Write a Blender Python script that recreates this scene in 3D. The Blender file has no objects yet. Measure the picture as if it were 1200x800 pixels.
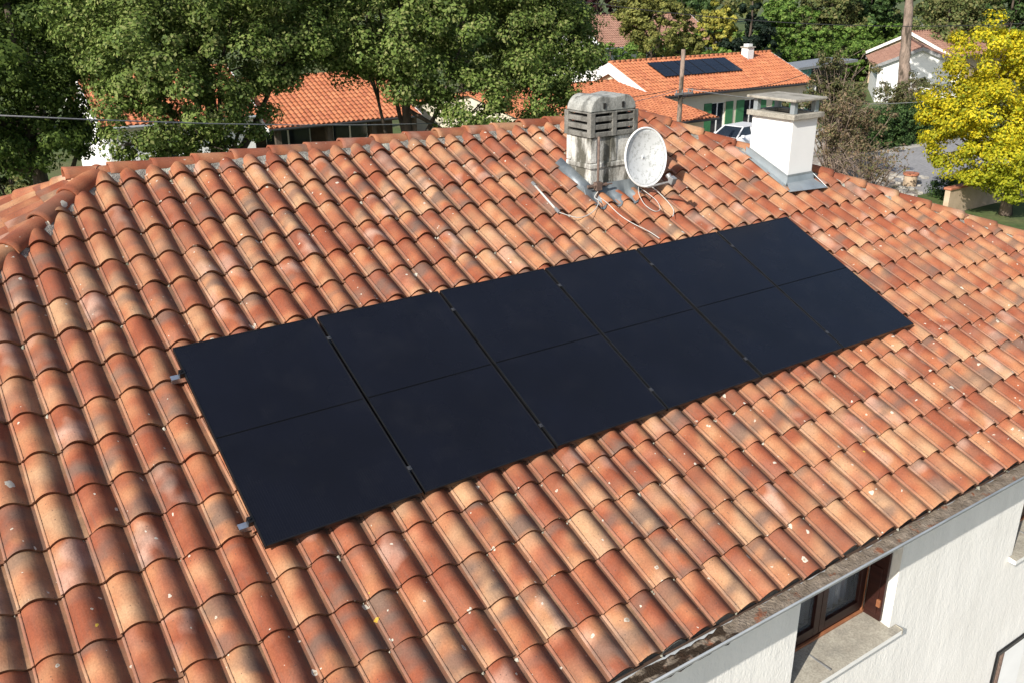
import bpy, bmesh, math, random
import numpy as np
from mathutils import Vector, Matrix
rnd = random.Random(7)
sc = bpy.context.scene
COL = sc.collection
R_ = math.radians

# ------------------------------------------------------------------ camera
RC = np.array([[0.827065756769322, -0.5620365439769854, -0.008783917918262885],
               [-0.21418396216342703, -0.3006578589069389, -0.9293707991052176],
               [0.5196993980481066, 0.7705321376234183, -0.36904303347514145]])
CP = np.array([-1.258814189386224, -6.0441083329370136, 2.289622147570358])
cam_d = bpy.data.cameras.new('camera'); cam = bpy.data.objects.new('camera', cam_d); COL.objects.link(cam)
M = Matrix.Identity(4)
for i in range(3):
    M[i][0] = RC[0][i]; M[i][1] = -RC[1][i]; M[i][2] = -RC[2][i]; M[i][3] = CP[i]
cam.matrix_world = M
cam_d.sensor_width = 36; cam_d.lens = 1049 / 1200 * 36; cam_d.clip_start = .05; cam_d.clip_end = 3000
sc.camera = cam

# ------------------------------------------------------------------ light
EL, AZ = R_(34), R_(69.8)          # light travels towards (sin az, cos az)
sd = Vector((-math.sin(AZ) * math.cos(EL), -math.cos(AZ) * math.cos(EL), math.sin(EL)))
sl = bpy.data.lights.new('sun', 'SUN'); sl.energy = 4.6; sl.angle = R_(.5); sl.color = (1, .95, .87)
so = bpy.data.objects.new('sun', sl); COL.objects.link(so); so.rotation_euler = sd.to_track_quat('Z', 'Y').to_euler(); so.location = (0, 0, 30)
w = bpy.data.worlds.new('World'); sc.world = w; w.use_nodes = True
nt = w.node_tree; nt.nodes.clear()
sky = nt.nodes.new('ShaderNodeTexSky'); sky.sky_type = 'NISHITA'; sky.sun_disc = False
sky.sun_elevation = EL; sky.sun_rotation = math.atan2(sd.x, sd.y); sky.dust_density = 1.6; sky.ozone_density = 1.0
bg = nt.nodes.new('ShaderNodeBackground'); bg.inputs[1].default_value = .11
wo = nt.nodes.new('ShaderNodeOutputWorld'); nt.links.new(sky.outputs[0], bg.inputs[0]); nt.links.new(bg.outputs[0], wo.inputs[0])
vs = sc.view_settings; vs.view_transform = 'Standard'; vs.look = 'None'; vs.gamma = 1; vs.exposure = .5
sc.render.engine = 'CYCLES'

# ------------------------------------------------------------------ node helper
class NB:
    def __init__(s, name, rough=.8, spec=.3):
        s.m = bpy.data.materials.new(name); s.m.use_nodes = True; s.t = s.m.node_tree
        s.b = s.t.nodes['Principled BSDF']; s.out = s.t.nodes['Material Output']
        s.b.inputs['Roughness'].default_value = rough; s.b.inputs['Specular IOR Level'].default_value = spec
    def n(s, ty, **k):
        nd = s.t.nodes.new(ty)
        for a, v in k.items():
            setattr(nd, a, v)
        return nd
    def l(s, a, b): s.t.links.new(a, b)
    def setin(s, sock, v):
        if isinstance(v, (int, float)): sock.default_value = v
        elif isinstance(v, tuple): sock.default_value = (v + (1,)) if len(v) == 3 and sock.type == 'RGBA' else v
        else: s.l(v, sock)
    def math(s, op, a, b=0., c=None, clamp=False):
        nd = s.n('ShaderNodeMath', operation=op, use_clamp=clamp); s.setin(nd.inputs[0], a); s.setin(nd.inputs[1], b)
        if c is not None: s.setin(nd.inputs[2], c)
        return nd.outputs[0]
    def mix(s, f, a, b, mode='MIX'):
        nd = s.n('ShaderNodeMix', data_type='RGBA', blend_type=mode, clamp_factor=True)
        s.setin(nd.inputs[0], f); s.setin(nd.inputs[6], a); s.setin(nd.inputs[7], b); return nd.outputs[2]
    def noise(s, vec, scale, detail=3, rough=.55, dist=0.):
        nd = s.n('ShaderNodeTexNoise'); nd.inputs['Scale'].default_value = scale; nd.inputs['Detail'].default_value = detail
        nd.inputs['Roughness'].default_value = rough; nd.inputs['Distortion'].default_value = dist
        if vec is not None: s.l(vec, nd.inputs['Vector'])
        return nd.outputs[0]
    def vor(s, vec, scale, feature='F1'):
        nd = s.n('ShaderNodeTexVoronoi', feature=feature); nd.inputs['Scale'].default_value = scale
        if vec is not None: s.l(vec, nd.inputs['Vector'])
        return nd
    def ramp(s, f, stops, interp='LINEAR'):
        nd = s.n('ShaderNodeValToRGB'); nd.color_ramp.interpolation = interp; e = nd.color_ramp.elements
        while len(e) < len(stops): e.new(.5)
        for i, (p, c) in enumerate(stops):
            e[i].position = p; e[i].color = (c, c, c, 1) if isinstance(c, (int, float)) else tuple(c) + (1,)
        s.setin(nd.inputs[0], f); return nd.outputs[0]
    def obj(s): return s.n('ShaderNodeTexCoord').outputs['Object']
    def geo(s): return s.n('ShaderNodeNewGeometry').outputs['Position']
    def mapv(s, vec, sc_=(1, 1, 1), loc=(0, 0, 0), rot=(0, 0, 0)):
        nd = s.n('ShaderNodeMapping'); s.l(vec, nd.inputs[0]); nd.inputs['Scale'].default_value = sc_
        nd.inputs['Location'].default_value = loc; nd.inputs['Rotation'].default_value = rot; return nd.outputs[0]
    def bump(s, h, st=.3, d=.01):
        nd = s.n('ShaderNodeBump'); nd.inputs['Strength'].default_value = st; nd.inputs['Distance'].default_value = d
        s.l(h, nd.inputs['Height']); s.l(nd.outputs[0], s.b.inputs['Normal'])
    def col(s, c): s.setin(s.b.inputs['Base Color'], c)

def mat_noise(name, c1, c2, scale=6, rough=.8, bump=.3, bd=.005, detail=5, metallic=0., spec=.3, c3=None, s3=1.5, f3=(.55, .7), stretch=None, fine=None):
    b = NB(name, rough, spec); v = b.geo()
    if stretch: v = b.mapv(v, stretch)
    n = b.noise(v, scale, detail)
    c = b.ramp(n, [(.3, c1), (.7, c2)])
    if c3:
        k = b.ramp(b.noise(v, s3, 4, .6), [(f3[0], 0.), (f3[1], 1.)]); c = b.mix(k, c, c3)
    if fine:
        c = b.mix(1., c, b.ramp(b.noise(v, fine, 2), [(.3, .75), (.7, 1.12)]), 'MULTIPLY')
    b.col(c); b.b.inputs['Metallic'].default_value = metallic
    if bump: b.bump(b.noise(v, scale * 4, 4), bump, bd)
    return b.m

def mat_tile():
    b = NB('terracotta', .8, .18)
    uv = b.n('ShaderNodeUVMap', uv_map='UVMap').outputs[0]
    at = b.n('ShaderNodeAttribute', attribute_name='tc'); sp = b.n('ShaderNodeSeparateColor'); b.l(at.outputs['Color'], sp.inputs[0])
    hue, dk, pl_ = sp.outputs; seed = at.outputs['Alpha']
    su = b.n('ShaderNodeSeparateXYZ'); b.l(uv, su.inputs[0]); s_, t_ = su.outputs[0], su.outputs[1]
    def vec(off, a, c):
        cv = b.n('ShaderNodeCombineXYZ'); b.setin(cv.inputs[0], b.math('MULTIPLY', s_, a)); b.setin(cv.inputs[1], b.math('MULTIPLY', t_, c))
        b.setin(cv.inputs[2], b.math('MULTIPLY_ADD', seed, 91., off)); return cv.outputs[0]
    n1 = b.noise(vec(0, .55, .95), 1.6, 1)
    f = b.math('ADD', b.math('MULTIPLY', b.math('SUBTRACT', n1, .5), 1.9), hue)
    c = b.ramp(f, [(.05, (.235, .068, .034)), (.30, (.31, .104, .050)), (.58, (.38, .172, .085)), (.92, (.44, .255, .140))])
    kp = b.math('MULTIPLY', b.ramp(b.noise(vec(7.3, .8, 1.1), 1.8, 1), [(.45, 0.), (.68, 1.)]), pl_)
    c = b.mix(b.math('MULTIPLY', kp, .75), c, (.53, .35, .27))
    kd = b.math('MULTIPLY', b.ramp(b.noise(vec(3.1, .5, 1.6), 1.5, 1.5, .5), [(.46, 0.), (.66, 1.)]), dk)
    c = b.mix(b.math('MULTIPLY', kd, .85), c, (.135, .095, .075))
    g = b.geo()
    c = b.mix(1., c, b.ramp(b.noise(g, 85, 4, .7), [(.3, .78), (.7, 1.13)]), 'MULTIPLY')
    c = b.mix(1., c, b.ramp(b.noise(g, 7, 2, .5), [(.3, .92), (.7, 1.06)]), 'MULTIPLY')
    c = b.mix(b.ramp(t_, [(.0, 0.), (1., 0.)]), c, (.1, .1, .1)) if 0 else c
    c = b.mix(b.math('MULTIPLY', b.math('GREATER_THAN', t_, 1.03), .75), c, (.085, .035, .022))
    gr = b.math('MULTIPLY', b.math('LESS_THAN', b.math('ABSOLUTE', b.math('SUBTRACT', s_, .072)), .010), b.ramp(b.noise(b.geo(), 34, 2), [(.46, 0.), (.54, .85)])); c = b.mix(gr, c, (.06, .035, .025))
    st_ = b.math('MULTIPLY', b.math('LESS_THAN', s_, .064), .2); c = b.mix(st_, c, (.50, .34, .25))
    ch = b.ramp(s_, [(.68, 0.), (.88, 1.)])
    c = b.mix(b.math('MULTIPLY', ch, b.ramp(b.noise(g, 12, 3), [(.35, .4), (.65, .85)])), c, (.15, .088, .055))  # channel and far flank of each barrel darkened: gathered dirt plus painted shade
    # dark pits
    vp = b.vor(g, 46); k = b.math('LESS_THAN', vp.outputs['Distance'], .16)
    sc2 = b.n('ShaderNodeSeparateColor'); b.l(vp.outputs['Color'], sc2.inputs[0])
    k = b.math('MULTIPLY', k, b.math('GREATER_THAN', sc2.outputs[0], .86)); c = b.mix(b.math('MULTIPLY', k, .8), c, (.07, .05, .04))
    cs_ = b.n('ShaderNodeCombineXYZ'); b.setin(cs_.inputs[0], b.math('MULTIPLY', s_, 9.)); b.setin(cs_.inputs[1], b.math('MULTIPLY', t_, 1.2)); b.setin(cs_.inputs[2], b.math('MULTIPLY', seed, 57.))
    k = b.ramp(b.noise(cs_.outputs[0], 1.6, 4, .65), [(.50, 0.), (.72, .40)]); c = b.mix(b.math('MULTIPLY', k, b.ramp(t_, [(.25, .3), (.95, 1.)])), c, (.13, .085, .06))
    # soot film, grey patches at larger scale
    k = b.ramp(b.noise(g, 1.1, 4, .6), [(.50, 0.), (.75, .5)]); c = b.mix(k, c, (.20, .105, .065))
    # lichen spots and rings
    gd = b.n('ShaderNodeVectorMath', operation='ADD'); b.l(g, gd.inputs[0])
    nz = b.n('ShaderNodeTexNoise'); nz.inputs['Scale'].default_value = 30; b.l(g, nz.inputs['Vector'])
    sm = b.n('ShaderNodeVectorMath', operation='SCALE'); b.l(nz.outputs['Color'], sm.inputs[0]); sm.inputs['Scale'].default_value = .035; b.l(sm.outputs[0], gd.inputs[1])
    for scl, r0, thr, yel in ((2.3, .11, .45, 0), (4.6, .14, .62, 0), (9.5, .16, .86, 0), (22., .22, .86, 0), (4.4, .12, .90, 1)):
        vv = b.vor(gd.outputs[0], scl); s3 = b.n('ShaderNodeSeparateColor'); b.l(vv.outputs['Color'], s3.inputs[0])
        rad = b.math('MULTIPLY', s3.outputs[1], r0)
        k = b.math('LESS_THAN', vv.outputs['Distance'], rad); k = b.math('MULTIPLY', k, b.math('GREATER_THAN', s3.outputs[0], thr))
        inner = b.math('LESS_THAN', vv.outputs['Distance'], b.math('MULTIPLY', rad, .55))
        lc = (.55, .36, .05) if yel else b.mix(b.math('MULTIPLY', inner, b.math('GREATER_THAN', s3.outputs[2], .55)), (.52, .48, .40), (.34, .27, .19))
        c = b.mix(b.math('MULTIPLY', k, .9), c, lc)
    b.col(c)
    h = b.math('ADD', b.noise(g, 90, 4, .6), b.math('MULTIPLY', b.noise(g, 18, 3), 1.5)); b.bump(h, .35, .004)
    return b.m
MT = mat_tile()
M_mortar = mat_noise('roof_mortar', (.16, .145, .125), (.36, .34, .30), 22, .95, .9, .02, c3=(.46, .46, .38), s3=7, f3=(.52, .62), fine=90)
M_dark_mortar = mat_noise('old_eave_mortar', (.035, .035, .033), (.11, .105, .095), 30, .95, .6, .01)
M_deck = mat_noise('roof_deck', (.05, .03, .02), (.08, .05, .035), 8)
def mat_render_wall():
    b = NB('rough_white_render', .9, .15); g = b.geo()
    v = b.mapv(g, (1, 1, .55))
    c = b.ramp(b.noise(g, 1.2, 5, .6), [(.3, (.74, .72, .67)), (.7, (.80, .78, .735))])
    c = b.mix(1., c, b.ramp(b.noise(b.mapv(g, (2.5, 2.5, .35)), 2.2, 4), [(.35, .94), (.65, 1.02)]), 'MULTIPLY')
    b.col(c); h = b.math('ADD', b.noise(v, 48, 3, .6), b.math('MULTIPLY', b.noise(v, 18, 2), 1.1)); b.bump(h, .5, .010); return b.m
M_wall = mat_render_wall()
M_white = mat_noise('smooth_white_paint', (.76, .76, .74), (.82, .82, .80), 3, .7, .15, .003)
M_reveal = mat_noise('painted_reveal', (.70, .69, .65), (.78, .77, .73), 5, .8, .2, .003)
M_zinc = mat_noise('zinc_gutter', (.30, .32, .33), (.42, .44, .45), 4, .55, .1, .002, metallic=.2, spec=.4)
M_debris = mat_noise('gutter_silt', (.12, .09, .065), (.34, .28, .22), 14, .95, .8, .02, c3=(.22, .085, .05), s3=9, f3=(.62, .7), fine=70)
M_lead = mat_noise('lead_flashing', (.12, .14, .155), (.24, .27, .285), 8, .5, .35, .006, metallic=.35, spec=.5)
M_zincsheet = mat_noise('zinc_flashing', (.25, .28, .295), (.36, .395, .41), 5, .42, .15, .003, metallic=.4, spec=.5)
def mat_silt():
    b = NB('gutter_silt', .95, .1); g = b.geo(); s_ = b.n('ShaderNodeSeparateXYZ'); b.l(g, s_.inputs[0])
    c = b.ramp(b.noise(g, 14, 5), [(.3, (.12, .095, .07)), (.7, (.28, .23, .18))]); c = b.mix(b.ramp(b.noise(g, 9, 4), [(.6, 0.), (.68, 1.)]), c, (.22, .09, .05))
    lf = b.math('LESS_THAN', b.math('ADD', s_.outputs[0], b.math('MULTIPLY', b.noise(g, 5, 2), .5)), 2.7)
    k = b.math('MULTIPLY', lf, b.ramp(b.noise(b.mapv(g, (1.2, 4, 4)), 4, 3), [(.40, 0.), (.5, .95)])); c = b.mix(k, c, (.03, .02, .013)); b.col(c); b.bump(b.noise(g, 50, 4), .8, .02); return b.m  # near-black patches on the left stretch paint shaded hollows into the silt
M_silt = mat_silt()
def mat_oldconc(name, a, c_, dirt, s3, f3):
    b = NB(name, .92, .15); g = b.geo()
    c = b.ramp(b.noise(g, 7, 5, .65), [(.3, a), (.7, c_)])
    k = b.ramp(b.noise(b.mapv(g, (1, 1, .3)), s3, 5, .65), [(f3[0], 0.), (f3[1], 1.)]); c = b.mix(k, c, dirt)
    c = b.mix(1., c, b.ramp(b.noise(g, 60, 3, .6), [(.3, .75), (.7, 1.1)]), 'MULTIPLY')
    b.col(c); b.bump(b.noise(g, 45, 4, .6), .6, .008); return b.m
M_stack = mat_oldconc('weathered_chimney_render', (.50, .49, .45), (.70, .69, .65), (.115, .11, .09), 5.5, (.44, .60))
M_cowl = mat_oldconc('grey_cowl_concrete', (.13, .125, .11), (.26, .25, .225), (.07, .065, .055), 8, (.52, .68))
M_cowltop = mat_oldconc('lichened_cowl_top', (.24, .24, .22), (.40, .40, .37), (.12, .12, .11), 8, (.5, .66))
M_cap = mat_oldconc('beige_concrete_cap', (.29, .27, .225), (.42, .39, .33), (.15, .135, .11), 6, (.48, .7))
M_soot = mat_noise('soot', (.012, .012, .012), (.03, .028, .025), 9, .95)
M_brown = mat_noise('brown_stained_wood', (.026, .009, .007), (.045, .015, .011), 5, .45, .2, .003, stretch=(1, 1, 6))
M_orangewood = mat_noise('worn_orange_wood', (.22, .085, .04), (.32, .13, .06), 18, .6, .3, .003)
M_sill = mat_noise('stone_sill', (.30, .27, .22), (.42, .39, .32), 9, .85, .4, .005, c3=(.27, .25, .21), s3=5, f3=(.5, .75), fine=60)
M_alu = mat_noise('aluminium', (.60, .61, .63), (.75, .76, .78), 20, .3, .05, .001, metallic=.9)
M_blackmetal = mat_noise('black_anodised', (.014, .014, .015), (.022, .022, .024), 10, .33, 0, metallic=.5)
M_grey = mat_noise('grey_galvanised', (.20, .20, .20), (.36, .36, .36), 12, .5, .1, .002, metallic=.4)
M_seam = mat_noise('black_backsheet', (.002, .002, .002), (.003, .003, .003), 3, .6, 0, spec=.1)
M_clamp = mat_noise('dull_clamp_metal', (.07, .07, .075), (.11, .11, .115), 20, .4, 0, metallic=.6)
M_rust = mat_noise('rusted_steel', (.09, .06, .05), (.2, .14, .11), 30, .8, .3, .003)
M_cable = mat_noise('white_cable_sheath', (.42, .40, .37), (.56, .54, .50), 20, .5, 0)
M_blackcable = mat_noise('black_cable_sheath', (.02, .02, .02), (.045, .045, .045), 20, .6, 0)
M_greycable = mat_noise('grey_cable_sheath', (.18, .18, .18), (.28, .28, .28), 20, .6, 0)
def mat_dish():
    b = NB('dish_paint', .55, .3); g = b.geo()
    c = b.ramp(b.noise(g, 5, 4), [(.3, (.62, .63, .62)), (.7, (.74, .75, .74))])
    k = b.ramp(b.noise(g, 26, 5, .7), [(.52, 0.), (.60, 1.)]); c = b.mix(b.math('MULTIPLY', k, .55), c, (.30, .31, .28)); b.col(c); return b.m
M_dish = mat_dish()
def mat_pv():
    b = NB('monocrystalline_cells', .2, .42); o = b.obj()
    s = b.n('ShaderNodeSeparateXYZ'); b.l(o, s.inputs[0])
    fx = b.math('ABSOLUTE', b.math('SUBTRACT', b.math('FRACT', b.math('MULTIPLY', s.outputs[0], 6 / .99)), .5))
    fy = b.math('ABSOLUTE', b.math('SUBTRACT', b.math('FRACT', b.math('MULTIPLY', s.outputs[1], 11.9)), .5))
    k = b.math('GREATER_THAN', b.math('MAXIMUM', fx, fy), .482)
    bb = b.math('GREATER_THAN', b.math('ABSOLUTE', b.math('SUBTRACT', b.math('FRACT', b.math('MULTIPLY', s.outputs[0], 60.)), .5)), .47)
    base = b.ramp(b.noise(o, 1.3, 3), [(.3, (.0044, .0042, .0058)), (.7, (.0058, .0060, .0095))])
    c = b.mix(b.math('MULTIPLY', k, .6), base, (.004, .004, .007)); c = b.mix(b.math('MULTIPLY', bb, .09), c, (.08, .08, .1))
    k = b.ramp(b.noise(b.geo(), 3.1, 5, .7), [(.5, 0.), (.8, .02)]); c = b.mix(k, c, (.2, .19, .18))
    b.col(c); r = b.ramp(b.noise(b.geo(), 2.2, 3), [(.3, .2), (.7, .3)]); b.l(r, b.b.inputs['Roughness']); return b.m
M_pv = mat_pv()
def mat_glass():
    b = NB('window_glass', .05, .6); b.col((.5, .52, .55)); b.b.inputs['Transmission Weight'].default_value = .9; b.b.inputs['IOR'].default_value = 1.1; return b.m
M_glass = mat_glass()
M_darkglass = mat_noise('dark_glass', (.01, .014, .02), (.02, .026, .035), 2, .08, 0, spec=.6)
M_curtain = mat_noise('white_net_curtain', (.55, .56, .58), (.75, .76, .78), 14, .9, .3, .01, stretch=(3, 3, .1))
M_room = mat_noise('dim_room', (.03, .026, .022), (.06, .05, .045), 2)

def leaf_mat(name, cols, trans=.25, rough=.6, low=None):
    b = NB(name, rough, .2); at = b.n('ShaderNodeAttribute', attribute_name='rnd')
    n = len(cols); c = b.ramp(at.outputs['Fac'], [(i / (n - 1), cc) for i, cc in enumerate(cols)])
    c = b.mix(1., c, b.ramp(b.noise(b.geo(), .55, 3), [(.3, .72), (.7, 1.2)]), 'MULTIPLY')
    if low:      # leaves still green on the lower, later-turning limbs
        z = b.n('ShaderNodeSeparateXYZ'); b.l(b.geo(), z.inputs[0]); zz = b.math('ADD', z.outputs[2], b.math('MULTIPLY', b.noise(b.geo(), .9, 3), 3.4))
        k = b.n('ShaderNodeMapRange'); b.l(zz, k.inputs[0]); k.inputs[1].default_value = low[0]; k.inputs[2].default_value = low[1]; k.inputs[3].default_value = .8; k.inputs[4].default_value = 0.
        c = b.mix(k.outputs[0], c, low[2])
    b.col(c); tr = b.n('ShaderNodeBsdfTranslucent'); b.l(c, tr.inputs[0])
    mx = b.n('ShaderNodeMixShader'); mx.inputs[0].default_value = trans; b.l(b.b.outputs[0], mx.inputs[1]); b.l(tr.outputs[0], mx.inputs[2]); b.l(mx.outputs[0], b.out.inputs[0]); return b.m
L_oak = leaf_mat('oak_leaves', [(.055, .088, .018), (.095, .145, .028), (.14, .20, .042), (.195, .25, .062), (.26, .27, .10)])
L_dark2 = leaf_mat('deep_oak_leaves', [(.035, .060, .012), (.06, .10, .018), (.10, .15, .028), (.15, .20, .045)])
L_dark = leaf_mat('dark_leaves', [(.02, .045, .014), (.04, .08, .02), (.065, .115, .03), (.09, .14, .045)])
L_pine = leaf_mat('conifer_needles', [(.008, .016, .010), (.014, .028, .016), (.024, .04, .022)])
L_hedge = leaf_mat('hedge_leaves', [(.05, .10, .018), (.09, .17, .028), (.15, .24, .045), (.21, .29, .065)])
L_yellow = leaf_mat('yellow_autumn_leaves', [(.22, .27, .02), (.42, .40, .02), (.60, .50, .022), (.74, .58, .025)], .35, low=(-4.2, -1.4, (.24, .30, .02)))
L_pale = leaf_mat('pale_yellow_leaves', [(.16, .19, .04), (.34, .32, .06), (.5, .43, .08)], .3)
L_willow = leaf_mat('olive_leaves', [(.13, .15, .04), (.21, .215, .055), (.29, .28, .08)], .3)
L_mid = leaf_mat('mixed_leaves', [(.06, .09, .028), (.11, .14, .042), (.17, .18, .06), (.19, .17, .07)])
L_brown = leaf_mat('withered_leaves', [(.10, .10, .05), (.16, .13, .07), (.24, .16, .10), (.13, .15, .055)])
L_brush = leaf_mat('scrub_leaves', [(.06, .08, .03), (.10, .12, .04), (.15, .14, .06), (.19, .15, .08)])
L_purple = leaf_mat('purple_leaves', [(.025, .010, .012), (.05, .016, .02), (.07, .03, .03)])
M_bark = mat_noise('bark', (.045, .035, .026), (.11, .085, .065), 9, .95, .8, .02, stretch=(1, 1, .25))
M_palebark = mat_noise('pale_bark', (.17, .13, .10), (.32, .24, .19), 5, .95, 1., .05, stretch=(1, 1, .3), c3=(.07, .055, .04), s3=3, f3=(.5, .6), fine=14)

# ------------------------------------------------------------------ mesh helpers
def tag(o, label=None, cat=None, group=None, kind=None):
    if label: o['label'] = label
    if cat: o['category'] = cat
    if group: o['group'] = group
    if kind: o['kind'] = kind
    return o
def empty(name, loc=(0, 0, 0), **k):
    o = bpy.data.objects.new(name, None); o.empty_display_size = .2; COL.objects.link(o); o.location = loc; tag(o, **k); o['_l'] = 1; del o['_l']; return o
def worldloc(o):
    v = Vector((0, 0, 0))
    while o is not None: v += Vector(o.location); o = o.parent
    return v
def link(name, me, mat, parent=None, **k):
    o = bpy.data.objects.new(name, me); COL.objects.link(o)
    for m in (mat if isinstance(mat, (list, tuple)) else [mat]): me.materials.append(m)
    if parent is not None:
        o.parent = parent
        if not parent.get('_local'):
            r = parent
            while r.parent is not None: r = r.parent
            if parent is r: o.location = -Vector(r.location)   # geometry given in world coordinates
    tag(o, **k); return o
class MB:
    def __init__(s): s.v = []; s.f = []
    def add(s, vs_, fs):
        b = len(s.v); s.v += [tuple(map(float, p)) for p in vs_]; s.f += [tuple(i + b for i in f) for f in fs]; return s
    def box(s, x0, x1, y0, y1, z0, z1, X=None):
        p = [(x, y, z) for z in (z0, z1) for y in (y0, y1) for x in (x0, x1)]
        if X is not None: p = [tuple(X @ Vector(q)) for q in p]
        return s.add(p, [(0, 2, 3, 1), (4, 5, 7, 6), (0, 1, 5, 4), (2, 6, 7, 3), (0, 4, 6, 2), (1, 3, 7, 5)])
    def quad(s, *p): return s.add(p, [tuple(range(len(p)))])
    def prism(s, poly, a, b):     # polygon (list of 3D points) extruded from offset a to b (vectors)
        n = len(poly); a, b = Vector(a), Vector(b); v = [tuple(Vector(p) + a) for p in poly] + [tuple(Vector(p) + b) for p in poly]
        return s.add(v, [tuple(range(n))[::-1], tuple(range(n, 2 * n))] + [(i, (i + 1) % n, n + (i + 1) % n, n + i) for i in range(n)])
    def tube(s, pts, rad, n=8, cap=True):
        pts = [Vector(p) for p in pts]; m = len(pts); rad = rad if isinstance(rad, (list, tuple)) else [rad] * m
        V = []; ref = None
        for i, p in enumerate(pts):
            d = (pts[min(i + 1, m - 1)] - pts[max(i - 1, 0)]).normalized()
            if ref is None: ref = Vector((0, 0, 1)) if abs(d.z) < .9 else Vector((1, 0, 0))
            a = (ref - d * ref.dot(d)).normalized(); bb = d.cross(a); ref = a
            V += [tuple(p + (a * math.cos(t) + bb * math.sin(t)) * rad[i]) for t in [2 * math.pi * k / n for k in range(n)]]
        F = [(i * n + k, i * n + (k + 1) % n, (i + 1) * n + (k + 1) % n, (i + 1) * n + k) for i in range(m - 1) for k in range(n)]
        if cap: F += [tuple(range(n))[::-1], tuple((m - 1) * n + k for k in range(n))]
        return s.add(V, F)
    def build(s, name, mat, parent=None, smooth=False, bevel=0, **k):
        me = bpy.data.meshes.new(name); me.from_pydata(s.v, [], s.f); me.update()
        bm = bmesh.new(); bm.from_mesh(me); bmesh.ops.recalc_face_normals(bm, faces=bm.faces); bm.to_mesh(me); bm.free()
        if smooth: me.polygons.foreach_set('use_smooth', [True] * len(me.polygons))
        o = link(name, me, mat, parent, **k)
        if bevel:
            md = o.modifiers.new('bevel', 'BEVEL'); md.width = bevel; md.segments = 2; md.limit_method = 'ANGLE'; md.angle_limit = R_(35)
        return o
def copy_tree(o, parent=None):
    c = o.copy(); COL.objects.link(c); c.parent = parent
    for ch in [q for q in bpy.data.objects if q.parent is o]: copy_tree(ch, c)
    return c
def smooth_path(pts, k=6):
    P = [Vector(p) for p in pts]; out = []
    for i in range(len(P) - 1):
        p0, p1, p2, p3 = P[max(i - 1, 0)], P[i], P[i + 1], P[min(i + 2, len(P) - 1)]
        for j in range(k):
            t = j / k; out.append(.5 * ((2 * p1) + (p2 - p0) * t + (2 * p0 - 5 * p1 + 4 * p2 - p3) * t * t + (3 * p1 - p0 - 3 * p2 + p3) * t ** 3))
    return out + [P[-1]]

# ------------------------------------------------------------------ roof frame
TH = R_(24); CT, ST = math.cos(TH), math.sin(TH)
VV = Vector((0, -CT, -ST)); NN = Vector((0, -ST, CT))
def pl(u, v, w_=0.): return Vector((u, 0, 0)) + VV * v + NN * w_
WB = -.127                       # channel level of the tiles
GZ = -6.6
P_, E_ = .211, .336
RV = -2.30                       # ridge
RP = pl(0, RV, WB - .015); YR, ZR = RP.y, RP.z
AXL, AXR = .07, 6.10             # ridge ends
HL, HR = .953, 1.0               # plan slope of the hips (dx per unit of v)
EV = 3.31
def prof(s):
    if s < .004: return .003
    if s <= .062: return .013 + .006 * (s / .06)
    if s < .082: return .0155
    if s <= .40: return .018 + .047 * math.sin(math.pi / 2 * (s - .082) / .318) ** .78
    if s <= .90: return .065 * (1 - ((s - .40) / .50) ** 2.1) ** 1.3
    return 0.0 if s <= 1.001 else .002
SP = [0, .004, .010, .035, .060, .068, .076, .088, .12, .16, .21, .27, .33, .40, .47, .54, .60, .66, .71, .76, .80, .84, .87, .90, .95, 1.0, 1.04]
def tile_mesh(name, O, eu, ev, n, cols, rows, clips, parent, seed, u0, detail=True):
    """interlocking barrel tiles laid on a slope; cols/rows are index ranges, clips = [(point, normal)] keeps the side of the normal"""
    rg = random.Random(seed); O, eu, ev, n = Vector(O), Vector(eu), Vector(ev), Vector(n)
    V = []; F = []; UV = []; TC = []; ns = len(SP)
    pz = [prof(s) for s in SP]
    for r, vn in rows:
        for c in cols:
            u = u0 + c * P_
            cen = O + eu * (u + P_ / 2) + ev * (vn - E_ / 2)
            if any((cen - Vector(p)).dot(Vector(q)) < -.35 for p, q in clips): continue
            ju, jv, jw, jr = rg.gauss(0, .0026), rg.gauss(0, .0055) + (.02 if rg.random() < .012 else 0), abs(rg.gauss(0, .0026)), rg.gauss(0, .012)
            h = rg.random()
            hue = rg.choice([.14, .21, .29, .37, .44, .53, .66]) + rg.uniform(-.07, .07)
            tc = (hue, rg.uniform(.75, 1) if rg.random() < .42 else rg.uniform(0, .4), rg.uniform(.6, .95) if rg.random() < .16 else rg.uniform(0, .2), rg.random())
            b = len(V); L = E_ + .055
            ts = [0, .55, .93, 1.0] if detail else [0, 1.0]
            rr = []
            for t in ts:
                lift = .030 * t - (0.0015 if t == 1.0 else 0)
                for s, z in zip(SP, pz):
                    uu = u + s * P_ + ju + jr * (t - .5) * L; v_ = vn - L * (1 - t) + jv
                    V.append(O + eu * uu + ev * v_ + n * (z + lift + jw)); UV.append((s, t)); TC.append(tc)
            for a in range(len(ts) - 1):
                for i in range(ns - 1):
                    k = b + a * ns + i; F.append((k, k + ns, k + ns + 1, k + 1))
            # nose face
            e = len(V); last = b + (len(ts) - 1) * ns
            for i in range(ns):
                V.append(V[last + i] + ev * .0005); UV.append((SP[i], 1.08)); TC.append(tc)
            for i in range(ns):
                V.append(V[last + i] - n * .021 - ev * .001); UV.append((SP[i], 1.08)); TC.append(tc)
            for i in range(ns):
                V.append(V[last + i] - n * .021 - ev * .04); UV.append((SP[i], 1.08)); TC.append(tc)
            for q in (0, 1):
                for i in range(ns - 1):
                    k = e + q * ns + i; F.append((k, k + ns, k + ns + 1, k + 1))
    return tiles_to_obj(name, V, F, UV, TC, clips, parent)
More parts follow.
